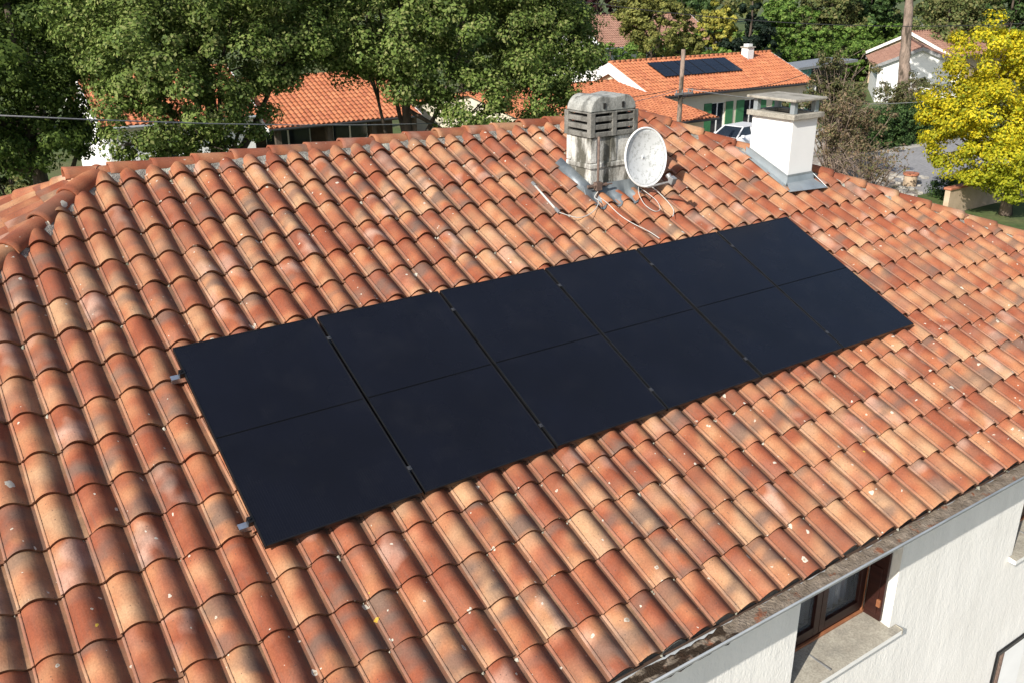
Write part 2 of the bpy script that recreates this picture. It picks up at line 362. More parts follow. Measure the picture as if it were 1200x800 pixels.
def tiles_to_obj(name, V, F, UV, TC, clips, parent, mat=None):
    me = bpy.data.meshes.new(name); me.from_pydata([tuple(v) for v in V], [], F)
    uvl = me.uv_layers.new(name='UVMap'); li = np.empty(len(me.loops), 'i'); me.loops.foreach_get('vertex_index', li)
    uvl.data.foreach_set('uv', np.array(UV, 'f')[li].ravel())
    ca = me.color_attributes.new('tc', 'FLOAT_COLOR', 'POINT'); ca.data.foreach_set('color', np.array(TC, 'f').ravel())
    me.polygons.foreach_set('use_smooth', [True] * len(me.polygons))
    if clips:
        bm = bmesh.new(); bm.from_mesh(me)
        for p, q in clips:
            bmesh.ops.bisect_plane(bm, geom=bm.verts[:] + bm.edges[:] + bm.faces[:], plane_co=p, plane_no=q, clear_inner=True)
        bm.to_mesh(me); bm.free()
    return link(name, me, mat or MT, parent)

# ================================================================== MAIN HOUSE
house = empty('house', (3.2, YR, GZ), label='white rendered foreground house under a terracotta barrel tile hip roof with two chimneys', cat='house')
AL = Vector((AXL, YR, ZR)); AR = Vector((AXR, YR, ZR))
HLd = Vector((-HL, -CT, -ST)); HRd = Vector((HR, -CT, -ST)); BLd = Vector((-HL, CT, -ST)); BRd = Vector((HR, CT, -ST))
Up = Vector((0, 0, 1))
def side(d, pt):                  # vertical plane through direction d, normal towards pt
    n_ = d.cross(Up).normalized(); return n_ if n_.dot(Vector(pt)) > 0 else -n_
clipL = (AL, side(HLd, (1, -1, 0))); clipR = (AR, side(HRd, (-1, -1, 0)))
kn = range(-12, 6)
rows = [(k, 1.923 + k * E_) for k in range(-12, 5)]
rows[-1] = (rows[-1][0], 3.30)
ub = 1.0527
# roof deck: four slopes as one solid
ro = MB()
kL = (EV - RV)
eL = AL + HLd * kL; eR = AR + HRd * kL; bL = AL + BLd * kL; bR = AR + BRd * kL
top = [AL, AR, eL, eR, bL, bR]; dn = [p - Up * .12 for p in top]
ro.add([tuple(p) for p in top + dn], [(0, 2, 3, 1), (0, 1, 5, 4), (0, 4, 2), (1, 3, 5), (6, 7, 9, 8), (6, 10, 11, 7), (6, 8, 10), (7, 11, 9),
        (2, 8, 9, 3), (4, 5, 11, 10), (2, 4, 10, 8), (3, 9, 11, 5)])
roof = ro.build('roof', M_deck, house)
rloc = house.location
def sub(o):                       # sub-part under roof, geometry already in world coordinates
    return o
class RoofParent: pass
def rp(parent): return parent
roof['_local'] = 1
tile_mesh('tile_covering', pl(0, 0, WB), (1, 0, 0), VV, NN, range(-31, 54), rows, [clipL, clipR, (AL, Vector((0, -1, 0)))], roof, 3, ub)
# rear slope
VB = Vector((0, CT, -ST)); NB_ = Vector((0, ST, CT))
Ob = RP + NB_ * .015 - VB * RV
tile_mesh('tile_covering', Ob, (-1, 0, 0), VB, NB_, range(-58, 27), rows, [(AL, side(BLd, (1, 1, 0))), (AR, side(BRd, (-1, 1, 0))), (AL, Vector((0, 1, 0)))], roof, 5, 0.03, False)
# left end slope
def endslope(A, sx, hk, seed):
    ta = math.atan2(ST, hk); ev = Vector((sx * math.cos(ta), 0, -math.sin(ta))); n = Vector((sx * math.sin(ta), 0, math.cos(ta))); eu = Vector((0, -sx * 1.0, 0)) * -1
    if (eu.cross(n)).dot(ev) > 0: eu = -eu
    Lq = kL * math.hypot(hk, ST)
    rw = [(k, .13 + k * E_) for k in range(0, int(Lq / E_) + 1)]
    d1 = Vector((sx * hk, -CT, -ST)); d2 = Vector((sx * hk, CT, -ST))
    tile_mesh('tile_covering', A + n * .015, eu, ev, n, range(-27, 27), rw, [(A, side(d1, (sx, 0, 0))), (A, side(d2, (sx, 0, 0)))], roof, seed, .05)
endslope(AL, -1, HL, 11); endslope(AR, 1, HR, 12)

# mortar bedding under ridge and hips, and half-round caps
def mortar_strip(A, B, w_, h, seed, hb=-.02, dz=.0):
    rg = random.Random(seed); A, B = Vector(A), Vector(B); d = (B - A); L = d.length; d.normalize(); sd_ = d.cross(Up).normalized(); n_ = int(L / .05); V = []; F = []
    prof_ = [(-1, None), (-.82, .35), (-.45, .8), (0, 1.), (.45, .8), (.82, .35), (1, None)]; m = len(prof_)
    drop = ST / CT
    for i in range(n_ + 1):
        p = A + d * (L * i / n_); jl, jr = rg.uniform(.86, 1.12), rg.uniform(.86, 1.12)
        for k, (a, z) in enumerate(prof_):
            ww = w_ * (jl if a < 0 else jr); zz = -.09 - .3 * w_ if z is None else (h * z - (abs(a) * w_ * drop * .8) + rg.uniform(-.006, .006))
            V.append(tuple(p + sd_ * (a * ww) + Up * zz))
    for i in range(n_):
        for k in range(m - 1): F.append((i * m + k, i * m + k + 1, (i + 1) * m + k + 1, (i + 1) * m + k))
    return V, F
mo = MB()
for A, B, w_, h in ((AL, AR, .17, .075), (AL, eL, .17, .075), (AR, eR, .17, .075), (AL, bL, .16, .07), (AR, bR, .16, .07)):
    mo.add(*mortar_strip(A + (Up * .015), B + Up * .015, w_, h, rnd.randint(0, 999)))
mo.build('ridge_mortar', M_mortar, roof, smooth=True)
def caps(A, B, r, seg, seed, z0, name, flip=False):
    rg = random.Random(seed); A, B = Vector(A), Vector(B)
    d = B - A; L = d.length; d.normalize(); s_ = d.cross(Up).normalized(); up = s_.cross(d); n_ = int(L / seg) + 1; V = []; F = []; UV = []; TC = []; K = 12
    for i in range(n_):
        hue = rg.choice([.05, .15, .3, .5]) + rg.uniform(-.05, .1); tc = (hue, rg.uniform(.4, .9) if rg.random() < .25 else .1, rg.uniform(.4, 1) if rg.random() < .25 else .1, rg.random())
        j = rg.gauss(0, .004); jz = rg.gauss(0, .003)
        rings = []
        for t, rr, lf in ((0, .86, 0), (.9, 1.0, .014), (1.0, 1.02, .016), (1.0, .90, .004), (.9, .88, .002)):
            p = A + d * (i * seg - .06 + t * (seg + .06)) + up * (z0 + jz + lf) + s_ * j
            b = len(V)
            for k in range(K + 1):
                a = math.pi * k / K
                V.append(p + s_ * (math.cos(a) * r * rr) + up * (math.sin(a) * r * rr * .92)); UV.append((.06 + .7 * k / K, t)); TC.append(tc)
            rings.append(b)
        for a_, b_ in zip(rings[:-1], rings[1:]):
            for k in range(K): F.append((a_ + k, a_ + k + 1, b_ + k + 1, b_ + k))
    return tiles_to_obj(name, V, F, UV, TC, None, roof)
# caps run up the hips so that the upper cap laps the lower one
caps(AL, eL, .104, .40, 21, .022, 'hip_cap')
caps(AR + Vector((.05, 0, 0)), AL + Vector((-.02, 0, 0)), .090, .352, 22, .028, 'ridge_cap')
caps(AR, eR, .092, .40, 23, .025, 'hip_cap'); caps(AL, bL, .092, .40, 24, .025, 'hip_cap'); caps(AR, bR, .092, .40, 25, .025, 'hip_cap')
# eave mortar closing the barrels (front)
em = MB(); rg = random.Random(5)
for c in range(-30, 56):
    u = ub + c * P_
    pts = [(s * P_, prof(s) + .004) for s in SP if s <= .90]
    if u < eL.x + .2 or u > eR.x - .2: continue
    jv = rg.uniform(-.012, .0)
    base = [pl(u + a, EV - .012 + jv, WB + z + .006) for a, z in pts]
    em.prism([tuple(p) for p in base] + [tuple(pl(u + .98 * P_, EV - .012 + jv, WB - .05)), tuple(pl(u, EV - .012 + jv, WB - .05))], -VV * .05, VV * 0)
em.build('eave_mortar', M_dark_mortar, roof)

mc = MB(); rg = random.Random(44)
for i in range(520):
    c = rg.randint(-26, 50); k, v_ = rg.choice(rows); u = ub + c * P_ + rg.uniform(-.028, .014); v_ += rg.uniform(-.012, .02)
    hx = (v_ - RV)
    if u < AXL - HL * hx + .15 or u > AXR + HR * hx - .15: continue
    if -.1 < u < 6.45 and -.1 < v_ < 1.8: continue
    r_ = rg.choice([.005, .006, .008, .010, .014]); p = pl(u, v_, WB + .016 + r_ * .3); n_ = 7; V = [tuple(p + NN * r_ * .8)]
    for q in range(n_):
        a = 6.283 * q / n_; rr = r_ * rg.uniform(.6, 1.3); V.append(tuple(p + Vector((math.cos(a) * rr, 0, 0)) + VV * math.sin(a) * rr * 1.2 - NN * .012))
    mc.add(V, [(0, 1 + q, 1 + (q + 1) % n_) for q in range(n_)])
M_moss = mat_noise('dried_moss_and_lichen', (.10, .10, .06), (.55, .52, .44), 9, .95, .5, .005)
mc.build('moss_crumbs', M_moss, roof, kind='stuff')
# --- walls
XW0, XW1 = eL.x + .32, eR.x - .32; YW = -2.75; YWb = 2 * YR - YW; ZT = -1.47
def wall_holes(mb, x0, x1, z0, z1, y, yb, holes):
    xs = sorted({x0, x1} | {h[0] for h in holes} | {h[1] for h in holes}); zs = sorted({z0, z1} | {h[2] for h in holes} | {h[3] for h in holes})
    for i in range(len(xs) - 1):
        for j in range(len(zs) - 1):
            cx, cz = (xs[i] + xs[i + 1]) / 2, (zs[j] + zs[j + 1]) / 2
            if any(h[0] < cx < h[1] and h[2] < cz < h[3] for h in holes): continue
            mb.quad((xs[i], y, zs[j]), (xs[i + 1], y, zs[j]), (xs[i + 1], y, zs[j + 1]), (xs[i], y, zs[j + 1]))
    for a, b, c, d in holes:
        for p, q in (((a, c), (b, c)), ((b, c), (b, d)), ((b, d), (a, d)), ((a, d), (a, c))):
            mb.quad((p[0], y, p[1]), (q[0], y, q[1]), (q[0], yb, q[1]), (p[0], yb, p[1]))
WINS = [(3.50, 4.76, -2.752, -1.60), (6.70, 7.96, -2.80, -1.60)]
LOW = (6.90, 8.30, -6.0, -4.075)
wl = MB(); wall_holes(wl, XW0, XW1, GZ, ZT, YW, YW + .30, WINS + [LOW])
wl.quad((XW0, YW, GZ), (XW0, YWb, GZ), (XW0, YWb, ZT), (XW0, YW, ZT)); wl.quad((XW1, YW, GZ), (XW1, YWb, GZ), (XW1, YWb, ZT), (XW1, YW, ZT))
wl.quad((XW0, YWb, GZ), (XW1, YWb, GZ), (XW1, YWb, ZT), (XW0, YWb, ZT))
wl.build('wall', M_wall, house)
sf = MB(); yo = pl(0, EV - .05, WB - .12).y
sf.box(eL.x + .02, eR.x - .02, yo, YW + .05, ZT - .002, ZT + .03); sf.build('soffit', M_reveal, house)
# gutter: half round trough with bead, brackets
gy, gz, gr_ = -3.035, -1.445, .078; gu = MB(); K = 14
x0, x1 = eL.x - .02, eR.x + .02
prf = [(gy - gr_ * 1.02, gz + .012), (gy - gr_ * 1.15, gz + .006), (gy - gr_ * 1.13, gz - .008), (gy - gr_, gz)] + [(gy - gr_ * math.cos(math.pi * k / K), gz - gr_ * math.sin(math.pi * k / K)) for k in range(1, K - 1)]
V = [(x, y, z) for x in (x0, x1) for y, z in prf]; n_ = len(prf); gu.add(V, [(i, i + 1, n_ + i + 1, n_ + i) for i in range(n_ - 1)])
go = gu.build('gutter', M_zinc, house, smooth=True); sm = go.modifiers.new('s', 'SOLIDIFY'); sm.thickness = .004
db = MB(); rg = random.Random(8); nx = int((x1 - x0) / .04); V = []; F = []
for i in range(nx + 1):
    x = x0 + (x1 - x0) * i / nx
    deep = .018 if x < 2.35 else 0.
    for k in range(6):
        yy = gy - .066 + .132 * k / 5; V.append((x, yy, gz - .030 - deep * (1 if k < 4 else .6) + rg.uniform(-.009, .011)))
F = [(i * 6 + k, i * 6 + k + 1, (i + 1) * 6 + k + 1, (i + 1) * 6 + k) for i in range(nx) for k in range(5)]
db.add(V, F); go['_local'] = 1; db.build('silt', M_silt, go, smooth=True)
# fascia behind gutter
MB().box(eL.x + .02, eR.x - .02, -2.954, -2.93, -1.60, -1.475).build('fascia', M_reveal, house)

# --- windows of the house
def window(a, b, c, d, first=True):
    yf = YW + .29
    f = MB(); t = .05
    f.box(a, a + t, yf - .03, yf + .03, c + .03, d); f.box(b - t, b, yf - .03, yf + .03, c + .03, d); f.box(a + t, b - t, yf - .03, yf + .03, c + .03, c + .08); f.box(a + t, b - t, yf - .03, yf + .03, d - t, d)
    wn = f.build('window', M_brown, house, bevel=.004); wn['_local'] = 1
    s = MB(); xm = (a + b) / 2; yy = yf - .004
    for p, q in ((a + t + .004, xm - .002), (xm + .002, b - t - .004)):
        s.box(p, p + .07, yy - .045, yy + .02, c + .085, d - t - .004); s.box(q - .07, q, yy - .045, yy + .02, c + .085, d - t - .004)
        s.box(p + .07, q - .07, yy - .045, yy + .02, c + .085, c + .17); s.box(p + .07, q - .07, yy - .045, yy + .02, d - t - .07, d - t - .004)
    s.build('sash', M_brown, wn, bevel=.004)
    g = MB()
    for p, q in ((a + t + .07, xm - .07), (xm + .07, b - t - .07)): g.box(p, q, yy - .015, yy - .009, c + .17, d - t - .07)
    g.build('pane', M_glass, wn)
    cu = MB(); V = []; n_ = 60; cw = b - a - .2
    for i in range(n_ + 1):
        x = a + .1 + cw * i / n_; y = yf + .10 + .018 * math.sin(i * 1.25) + .008 * math.sin(i * .47)
        V += [(x, y, c + .1), (x, y + .01, d)]
    cu.add(V, [(2 * i, 2 * i + 2, 2 * i + 3, 2 * i + 1) for i in range(n_)]); cu.build('curtain', M_curtain, wn, smooth=True)
    MB().box(a - .3, b + .3, yf + .31, yf + .34, c - .3, d + .3).build('room_backdrop', M_room, wn)
    MB().box(a + .002, b - .002, yf - .055, yf - .032, c + .027, c + .05).build('threshold_strip', M_orangewood, wn, bevel=.003)
    # folded shutter leaves in the reveals
    sh = MB(); sx = b - .045
    sh.box(sx, sx + .028, yf - .25 + .03, yf - .06, c + .04, d - .02)
    for k in range(2): sh.box(sx - .012, sx - .001, yf - .21 + .03, yf - .08, c + .1 + .55 * k, c + .55 + .5 * k)
    sh.build('shutter', M_brown, wn, bevel=.003)
    for zz in (c + .18, c + .72): MB().box(sx - .018, sx - .002, yf - .238 + .03, yf - .205 + .03, zz, zz + .07).build('hinge', M_orangewood, wn)
    hs = MB(); hs.box(b - .055, b - .043, yf - .052, yf - .035, c + .05, d - .03); hs.build('frame_edge', M_orangewood, wn)
    # sill
    si = MB(); ya, yb_ = YW - .075, yf - .032
    si.add([(a + .002, yb_, c + .027), (b - .002, yb_, c + .027), (b - .002, YW - .003, c + .004), (a + .002, YW - .003, c + .004), (a - .06, YW - .003, c + .004), (b + .08, YW - .003, c + .004), (b + .08, ya, c - .006), (a - .06, ya, c - .006),
            (a - .06, ya, c - .05), (b + .08, ya, c - .05), (b + .08, YW - .003, c - .05), (a - .06, YW - .003, c - .05)],
           [(0, 3, 2, 1), (4, 7, 6, 5), (7, 8, 9, 6), (5, 6, 9, 10), (4, 11, 8, 7), (8, 11, 10, 9)])
    ob = si.build('sill', [M_sill, M_reveal], wn)
    ob.data.polygons[2].material_index = 1; ob.data.polygons[3].material_index = 1; ob.data.polygons[4].material_index = 1
    rb = MB(); rb.box(b + .070, b + .083, ya - .004, YW - .003, c - .052, c + .008); rb.build('sill_edge', M_sill, wn, bevel=.005)
    st = MB(); xx = a + .42; st.box(xx, xx + .012, YW - .06 + .01, YW + .17, c + .013, c + .024); st.build('sill_joint', M_grey, wn)
for q in WINS: window(*q)
a, b, c, d = LOW
lw = MB(); lw.box(a, b, YW + .05, YW + .30, c, d); wn = lw.build('shutter_panel', M_reveal, house)
lw = MB(); t = .03
lw.box(a - .03, a - .001, YW - .022, YW + .04, c, d + .03); lw.box(a - .001, b, YW - .022, YW + .04, d - .02, d + .03); lw.build('shutter_frame', M_blackmetal, house, bevel=.003)
lw = MB(); MB().box(a + .165, a + .188, YW + .012, YW + .049, c, d - .021).build('shutter_bar', M_rust, house); lw.box(a + .19, a + .65, YW + .02, YW + .048, c, d - .05); lw.build('shutter_leaf', M_white, house)

# --- chimneys
def slopez(y): return ZR - (YR - y) * math.tan(TH)
X0, X1, Y0, Y1 = 4.405, 4.985, .925, 1.295
ch = MB(); zb = slopez(Y0) - .1
ch.box(X0, X1, Y0, Y1, zb, .885)
ch1 = ch.build('chimney_stack', M_stack, house, bevel=.012, label='old weathered grey and white concrete chimney with louvred cowl'); ch1['_local'] = 1
bd = MB(); bd.box(X0 - .014, X1 + .014, Y0 - .014, Y1 + .014, .575, .625)
bd.box(X0 - .012, X0 + .07, Y0 - .012, Y0 + .06, .63, .88); bd.box(X1 - .07, X1 + .012, Y0 - .012, Y0 + .06, .63, .88); bd.box(X0 - .012, X0 + .05, Y1 - .06, Y1 + .012, .63, .88)
bd.box(X0 + .25, X0 + .33, Y0 - .010, Y0 + .02, .63, .88)
bd.build('moulded_band', M_stack, ch1, bevel=.008)
# louvred cowl: posts, slats, dark core
cw = MB(); a0, a1, b0, b1 = X0 - .03, X1 + .005, Y0 - .028, Y1 + .03; z0, z1 = .885, 1.125
for x_ in (a0, (a0 + a1) / 2 - .03, a1 - .06):
    cw.box(x_, x_ + .06, b0, b0 + .06, z0, z1); cw.box(x_, x_ + .06, b1 - .06, b1, z0, z1)
for k in range(4):
    zz = z0 + k * .075
    cw.box(a0 + .002, a1 - .002, b0 + .004, b0 + .05, zz, zz + (.048 if k < 3 else .015)); cw.box(a0 + .002, a1 - .002, b1 - .05, b1 - .004, zz, zz + (.048 if k < 3 else .015))
    cw.box(a0 + .004, a0 + .05, b0 + .061, b1 - .061, zz, zz + (.048 if k < 3 else .015)); cw.box(a1 - .05, a1 - .004, b0 + .061, b1 - .061, zz, zz + (.048 if k < 3 else .015))
cw.build('cowl', M_cowl, ch1, bevel=.005)
MB().box(a0 + .09, a1 - .09, b0 + .09, b1 - .09, z0, z1 - .01).build('flue_void', M_soot, ch1)
vt = MB(); poly = []; N = 8
for k in range(N + 1): a = math.pi - math.pi / 2 * k / N; poly.append((a0 + .165 + .15 * math.cos(a), 0, z1 + .002 + .15 * math.sin(a)))
poly.append(((a0 + a1) / 2, 0, z1 + .135))
for k in range(N + 1): a = math.pi / 2 - math.pi / 2 * k / N; poly.append((a1 - .165 + .15 * math.cos(a), 0, z1 + .002 + .15 * math.sin(a)))
vt.prism(poly, (0, b0 + .02, 0), (0, b1 - .02, 0)); vt.build('vaulted_top', M_cowltop, ch1, bevel=.01)
for xx in ((a0 + a1) / 2 - .14, (a0 + a1) / 2 + .10): MB().box(xx, xx + .028, b0 + .012, b0 + .06, z1 + .03, z1 + .085).build('vent_slot', M_soot, ch1)
fl = MB(); zf = slopez(Y0)
def roofp(x, y, h): return (x, y, slopez(y) + h)
hh = .115
fl.add([roofp(X0 - .10, Y0 - .02, hh - .02), roofp(X0 - .012, Y0 - .02, hh + .07), roofp(X0 - .012, Y1 + .1, hh + .05), roofp(X0 - .10, Y1 + .1, hh - .01)], [(0, 1, 2, 3)])
fl.add([roofp(X1 + .13, Y0 - .02, hh - .015), roofp(X1 + .012, Y0 - .02, hh + .07), roofp(X1 + .012, Y1 + .1, hh + .05), roofp(X1 + .13, Y1 + .1, hh - .01)], [(3, 2, 1, 0)])
# apron dressed over the barrels
V = []; n_ = 48; xa, xb = X0 - .10, X1 + .05
for i in range(n_ + 1):
    x = xa + (xb - xa) * i / n_; s = ((x - ub) / P_) % 1.0; pz = prof(s)
    q = Vector((x, Y0 - .016, slopez(Y0) + hh + .05)); V.append(tuple(q)); V.append((x, Y0 - .05, slopez(Y0 - .05) + .055 + pz * .7))
    V.append((x, Y0 - .14, slopez(Y0 - .14) + .046 + pz)); V.append((x, Y0 - .205 - .012 * math.sin(i * .9), slopez(Y0 - .205) + .042 + pz))
fl.add(V, [(4 * i + k, 4 * i + k + 1, 4 * i + 5 + k, 4 * i + 4 + k) for i in range(n_) for k in range(3)])
o = fl.build('flashing', M_lead, ch1, smooth=True); o.modifiers.new('s', 'SOLIDIFY').thickness = .003

X0, X1, Y0, Y1 = 6.954, 7.372, .548, 1.131
ch = MB(); ch.box(X0, X1, Y0, Y1, slopez(Y0) - .1, .885)
ch2 = ch.build('chimney_stack', M_white, house, bevel=.006, label='smooth bright white chimney with flat beige concrete cap'); ch2['_local'] = 1
s = MB(); z0, z1 = .885, .942; o_ = .05; i_ = .06
s.box(X0 - o_, X1 + o_, Y0 - o_, Y0 + i_, z0, z1); s.box(X0 - o_, X1 + o_, Y1 - i_, Y1 + o_, z0, z1); s.box(X0 - o_, X0 + i_, Y0 + i_, Y1 - i_, z0, z1); s.box(X1 - i_, X1 + o_, Y0 + i_, Y1 - i_, z0, z1)
s.build('collar', M_cap, ch2, bevel=.006)
MB().box(X0 + i_, X1 - i_, Y0 + i_, Y1 - i_, z0 - .3, z0 + .02).build('flue_void', M_soot, ch2)
for xx in (X0 + .0, X1 - .06):
    for yy in (Y0 + .0, Y1 - .06): MB().box(xx, xx + .06, yy, yy + .06, z1, 1.075).build('post', M_zincsheet, ch2, bevel=.004)
cs = MB(); e = .06; cs.box(X0 - e, X1 + e, Y0 - e, Y1 + e, 1.078, 1.108); cs.build('top_slab', M_cap, ch2, bevel=.008)
fl = MB(); hh = .08
ringo = [(X0 - .30, Y0 - .16), (X1 + .04, Y0 - .22)]
fl.box(X0 - .006, X1 + .006, Y0 - .006, Y1 + .006, slopez(Y0), slopez(Y0) + .16)
q = lambda x, y, h: roofp(x, y, h)
fl.box(X0 - .008, X0 - .002, Y0 - .006, Y1 + .01, slopez(Y0) + .1, slopez(Y0) + .14)
fl2 = MB()
fl2.add([q(X0 - .012, Y0 - .02, .17), q(X0 - .012, Y1 + .04, .15), q(X0 - .02, Y1 + .04, .085), q(X0 - .03, Y0 - .02, .09), q(X0 - .13, Y1 + .04, .118), q(X0 - .14, Y0 - .17, .118)], [(0, 1, 2, 3), (3, 2, 4, 5)])
fl2.add([q(X0 - .012, Y0 - .012, .17), q(X1 + .012, Y0 - .012, .17), q(X1 + .012, Y0 - .03, .115), q(X0 - .03, Y0 - .03, .115), q(X1 + .05, Y0 - .21, .118), q(X0 - .14, Y0 - .17, .118)], [(0, 3, 2, 1), (3, 5, 4, 2)])
fl2.add([q(X1 + .012, Y0 - .02, .17), q(X1 + .012, Y1 + .04, .15), q(X1 + .1, Y1 + .04, .09), q(X1 + .05, Y0 - .21, .118)], [(0, 3, 2, 1)])
V = []; F = []
for s0 in (0,):
    n_ = 20
    for i in range(n_ + 1):
        f_ = i / n_; x = (X0 - .012) ; 
fl2.build('flashing', M_zincsheet, ch2).modifiers.new('s', 'SOLIDIFY').thickness = .004
# raking upstand on the side of the white stack
up = MB(); up.add([(X0 - .006, Y0 - .006, slopez(Y0) + .05), (X0 - .006, Y1, slopez(Y1) + .05), (X0 - .006, Y1, slopez(Y1) + .17), (X0 - .006, Y0 - .006, slopez(Y0) + .19),
    (X1 + .006, Y0 - .006, slopez(Y0) + .05), (X1 + .006, Y0 - .006, slopez(Y0) + .19)], [(0, 1, 2, 3), (0, 3, 5, 4)]); up.build('upstand', M_zincsheet, ch2)

# ================================================================== SOLAR ARRAY
PW, PH = 1.038, 1.755
rot = Matrix(((1, 0, 0), (0, CT, -ST), (0, ST, CT))).to_4x4()      # local x along ridge, local y up-slope, z normal
def solar_panel():
    r = empty('solar_panel'); r['_local'] = 1
    f = MB(); t = .011
    f.box(0, t, -PH, 0, -.034, 0); f.box(PW - t, PW, -PH, 0, -.034, 0); f.box(t, PW - t, -t, 0, -.034, 0); f.box(t, PW - t, -PH, -PH + t, -.034, 0)
    fr = f.build('frame', M_blackmetal, r, bevel=.0025)
    MB().box(t, PW - t, -PH + t, -t, -.008, -.0025).build('glass', M_pv, r)
    MB().box(t, PW - t, -PH / 2 - .0045, -PH / 2 + .0045, -.0022, -.0016).build('busbar_gap', M_seam, r)
    return r
PL = ['leftmost black solar panel of the roof array, beside the bare aluminium rail ends', 'second black solar panel from the left end of the roof array',
      'third black solar panel from the left in the roof array', 'fourth black solar panel from the left, third from the chimney end of the roof array',
      'fifth black solar panel from the left, next to the last in the roof array', 'rightmost black solar panel of the roof array, nearest the white chimney']
p0 = solar_panel(); G = 'black solar panels in the row on the tiled roof'
for i in range(6):
    o = p0 if i == 0 else copy_tree(p0)
    o.matrix_world = Matrix.Translation(pl(i * (PW + .0204), 0, 0)) @ rot @ Matrix.Rotation((-.10, .12, -.05, .14, -.12, .06)[i] * .02, 4, 'X'); tag(o, PL[i], 'solar panel', G)
for k, v_ in enumerate((.245, 1.545)):
    r = empty('mounting_rail'); r['_local'] = 1; m = MB()
    x0, x1 = -.085, 6.32
    m.box(x0, x1, -.02, .02, -.040, -.036); m.box(x0, x1, -.02, -.016, -.078, -.040); m.box(x0, x1, .016, .02, -.078, -.040); m.box(x0, x1, -.0158, .0158, -.078, -.074); m.box(x0, x1, -.0158, .0158, -.06, -.057)
    m.build('rail', M_alu, r)
    c = MB(); c.box(-.03, -.002, -.022, .022, -.036, .004); c.box(-.006, .008, -.022, .022, .002, .006); c.tube([(-.016, 0, 0), (-.016, 0, .014)], .007, 8); c.build('end_clamp', M_blackmetal, r)
    for i in range(1, 6):
        x = i * (PW + .0204) - .0102; c = MB(); c.box(x - .014, x + .014, -.016, .016, .0015, .004); c.tube([(x, 0, .004), (x, 0, .009)], .006, 8); c.build('mid_clamp', M_clamp, r)
    for i in range(6):
        h = MB(); x = .3 + i * 1.15; h.box(x, x + .03, -.1, .05, -.088, -.0785); h.box(x, x + .03, .05, .056, -.13, -.0785); h.build('roof_hook', M_grey, r)
    r.matrix_world = Matrix.Translation(pl(0, v_, 0)) @ rot
    tag(r, ('upper' if k == 0 else 'lower') + ' aluminium mounting rail poking out left of the black solar panels', 'mounting rail', 'aluminium rails under the solar panels')

# ================================================================== DISH, MAST, CABLES
dish = empty('satellite_dish', (5.02, .80, slopez(.8) + .09), label='speckled white satellite dish on a bracket beside the old grey chimney', cat='satellite dish')
dc = Vector((5.03, .80, .645)); dn_ = Vector((-.02, -.985, .15)).normalized(); dx = dn_.cross(Up).normalized() * -1; dy = dn_.cross(dx) ; dy = dy if dy.z > 0 else -dy
m = MB(); V = []; NR, NA = 8, 40; RX, RY = .272, .295
for i in range(NR + 1):
    r_ = i / NR
    for k in range(NA):
        a = 2 * math.pi * k / NA; V.append(tuple(dc + dx * (RX * r_ * math.cos(a)) + dy * (RY * r_ * math.sin(a)) - dn_ * (.05 * (1 - r_ * r_))))
F = [(i * NA + k, i * NA + (k + 1) % NA, (i + 1) * NA + (k + 1) % NA, (i + 1) * NA + k) for i in range(NR) for k in range(NA)]
m.add(V, F); o = m.build('reflector', M_dish, dish, smooth=True); o.modifiers.new('s', 'SOLIDIFY').thickness = .004
rm = MB(); rm.tube([dc + dx * (RX * math.cos(a)) + dy * (RY * math.sin(a)) for a in [2 * math.pi * k / 40 for k in range(41)]], .011, 8, False); rm.build('rim', M_white, dish, smooth=True)
a = MB(); b0 = dc - dy * .27 - dn_ * .02; lnb = Vector((4.98, .35, .49))
a.tube([b0, b0 + Vector((0, -.02, -.03)), lnb + Vector((0, .03, -.02))], .012, 8); a.build('feed_arm', M_grey, dish)
a = MB(); X = Matrix.Translation(lnb) @ Matrix.Rotation(R_(20), 4, 'X'); a.box(-.03, .03, -.03, .03, -.035, .035, X); a.tube([X @ Vector((0, .03, 0)), X @ Vector((0, .08, .02))], [.022, .028], 10); a.build('receiver', M_grey, dish, bevel=.006)
a = MB(); mb_ = dc - dn_ * .12; bz = slopez(.95) + .1
a.tube([(mb_.x, .95, .60), (mb_.x, .95, .40), (mb_.x, .95, bz + .02), (mb_.x, .90, bz)], .019, 10); a.tube([(mb_.x, .95, .33), (4.985, .97, .33)], .014, 8)
a.tube([(mb_.x, .95, .36), (mb_.x + .14, .80, bz - .02)], .011, 8); a.tube([(mb_.x, .95, .36), (mb_.x + .16, 1.05, slopez(1.05) + .08)], .011, 8)
a.build('mast', M_grey, dish, smooth=True)
a = MB(); a.box(mb_.x - .05, mb_.x + .05, .86, .97, .50, .62); a.build('bracket', M_rust, dish, bevel=.006)
a = MB(); a.box(mb_.x - .03, mb_.x + .03, .78, .9, .36, .40); a.build('bracket', M_rust, dish, bevel=.006)
# antenna mast strapped to the chimney
am = empty('antenna_mast', (4.46, .86, .25), label='thin rusty upright antenna pipe clamped to the front of the old chimney', cat='antenna mast')
a = MB(); a.tube([(4.46, .87, .90), (4.465, .87, .22)], .013, 8); a.build('pipe', M_rust, am, smooth=True)
a = MB(); a.box(4.35, 4.60, .888, .905, .395, .425); a.box(4.43, 4.50, .845, .90, .37, .45); a.tube([(4.33, .86, .42), (4.63, .85, .42)], .008, 6); a.box(4.44, 4.49, .85, .89, .27, .31)
a.build('clamp', M_rust, am)
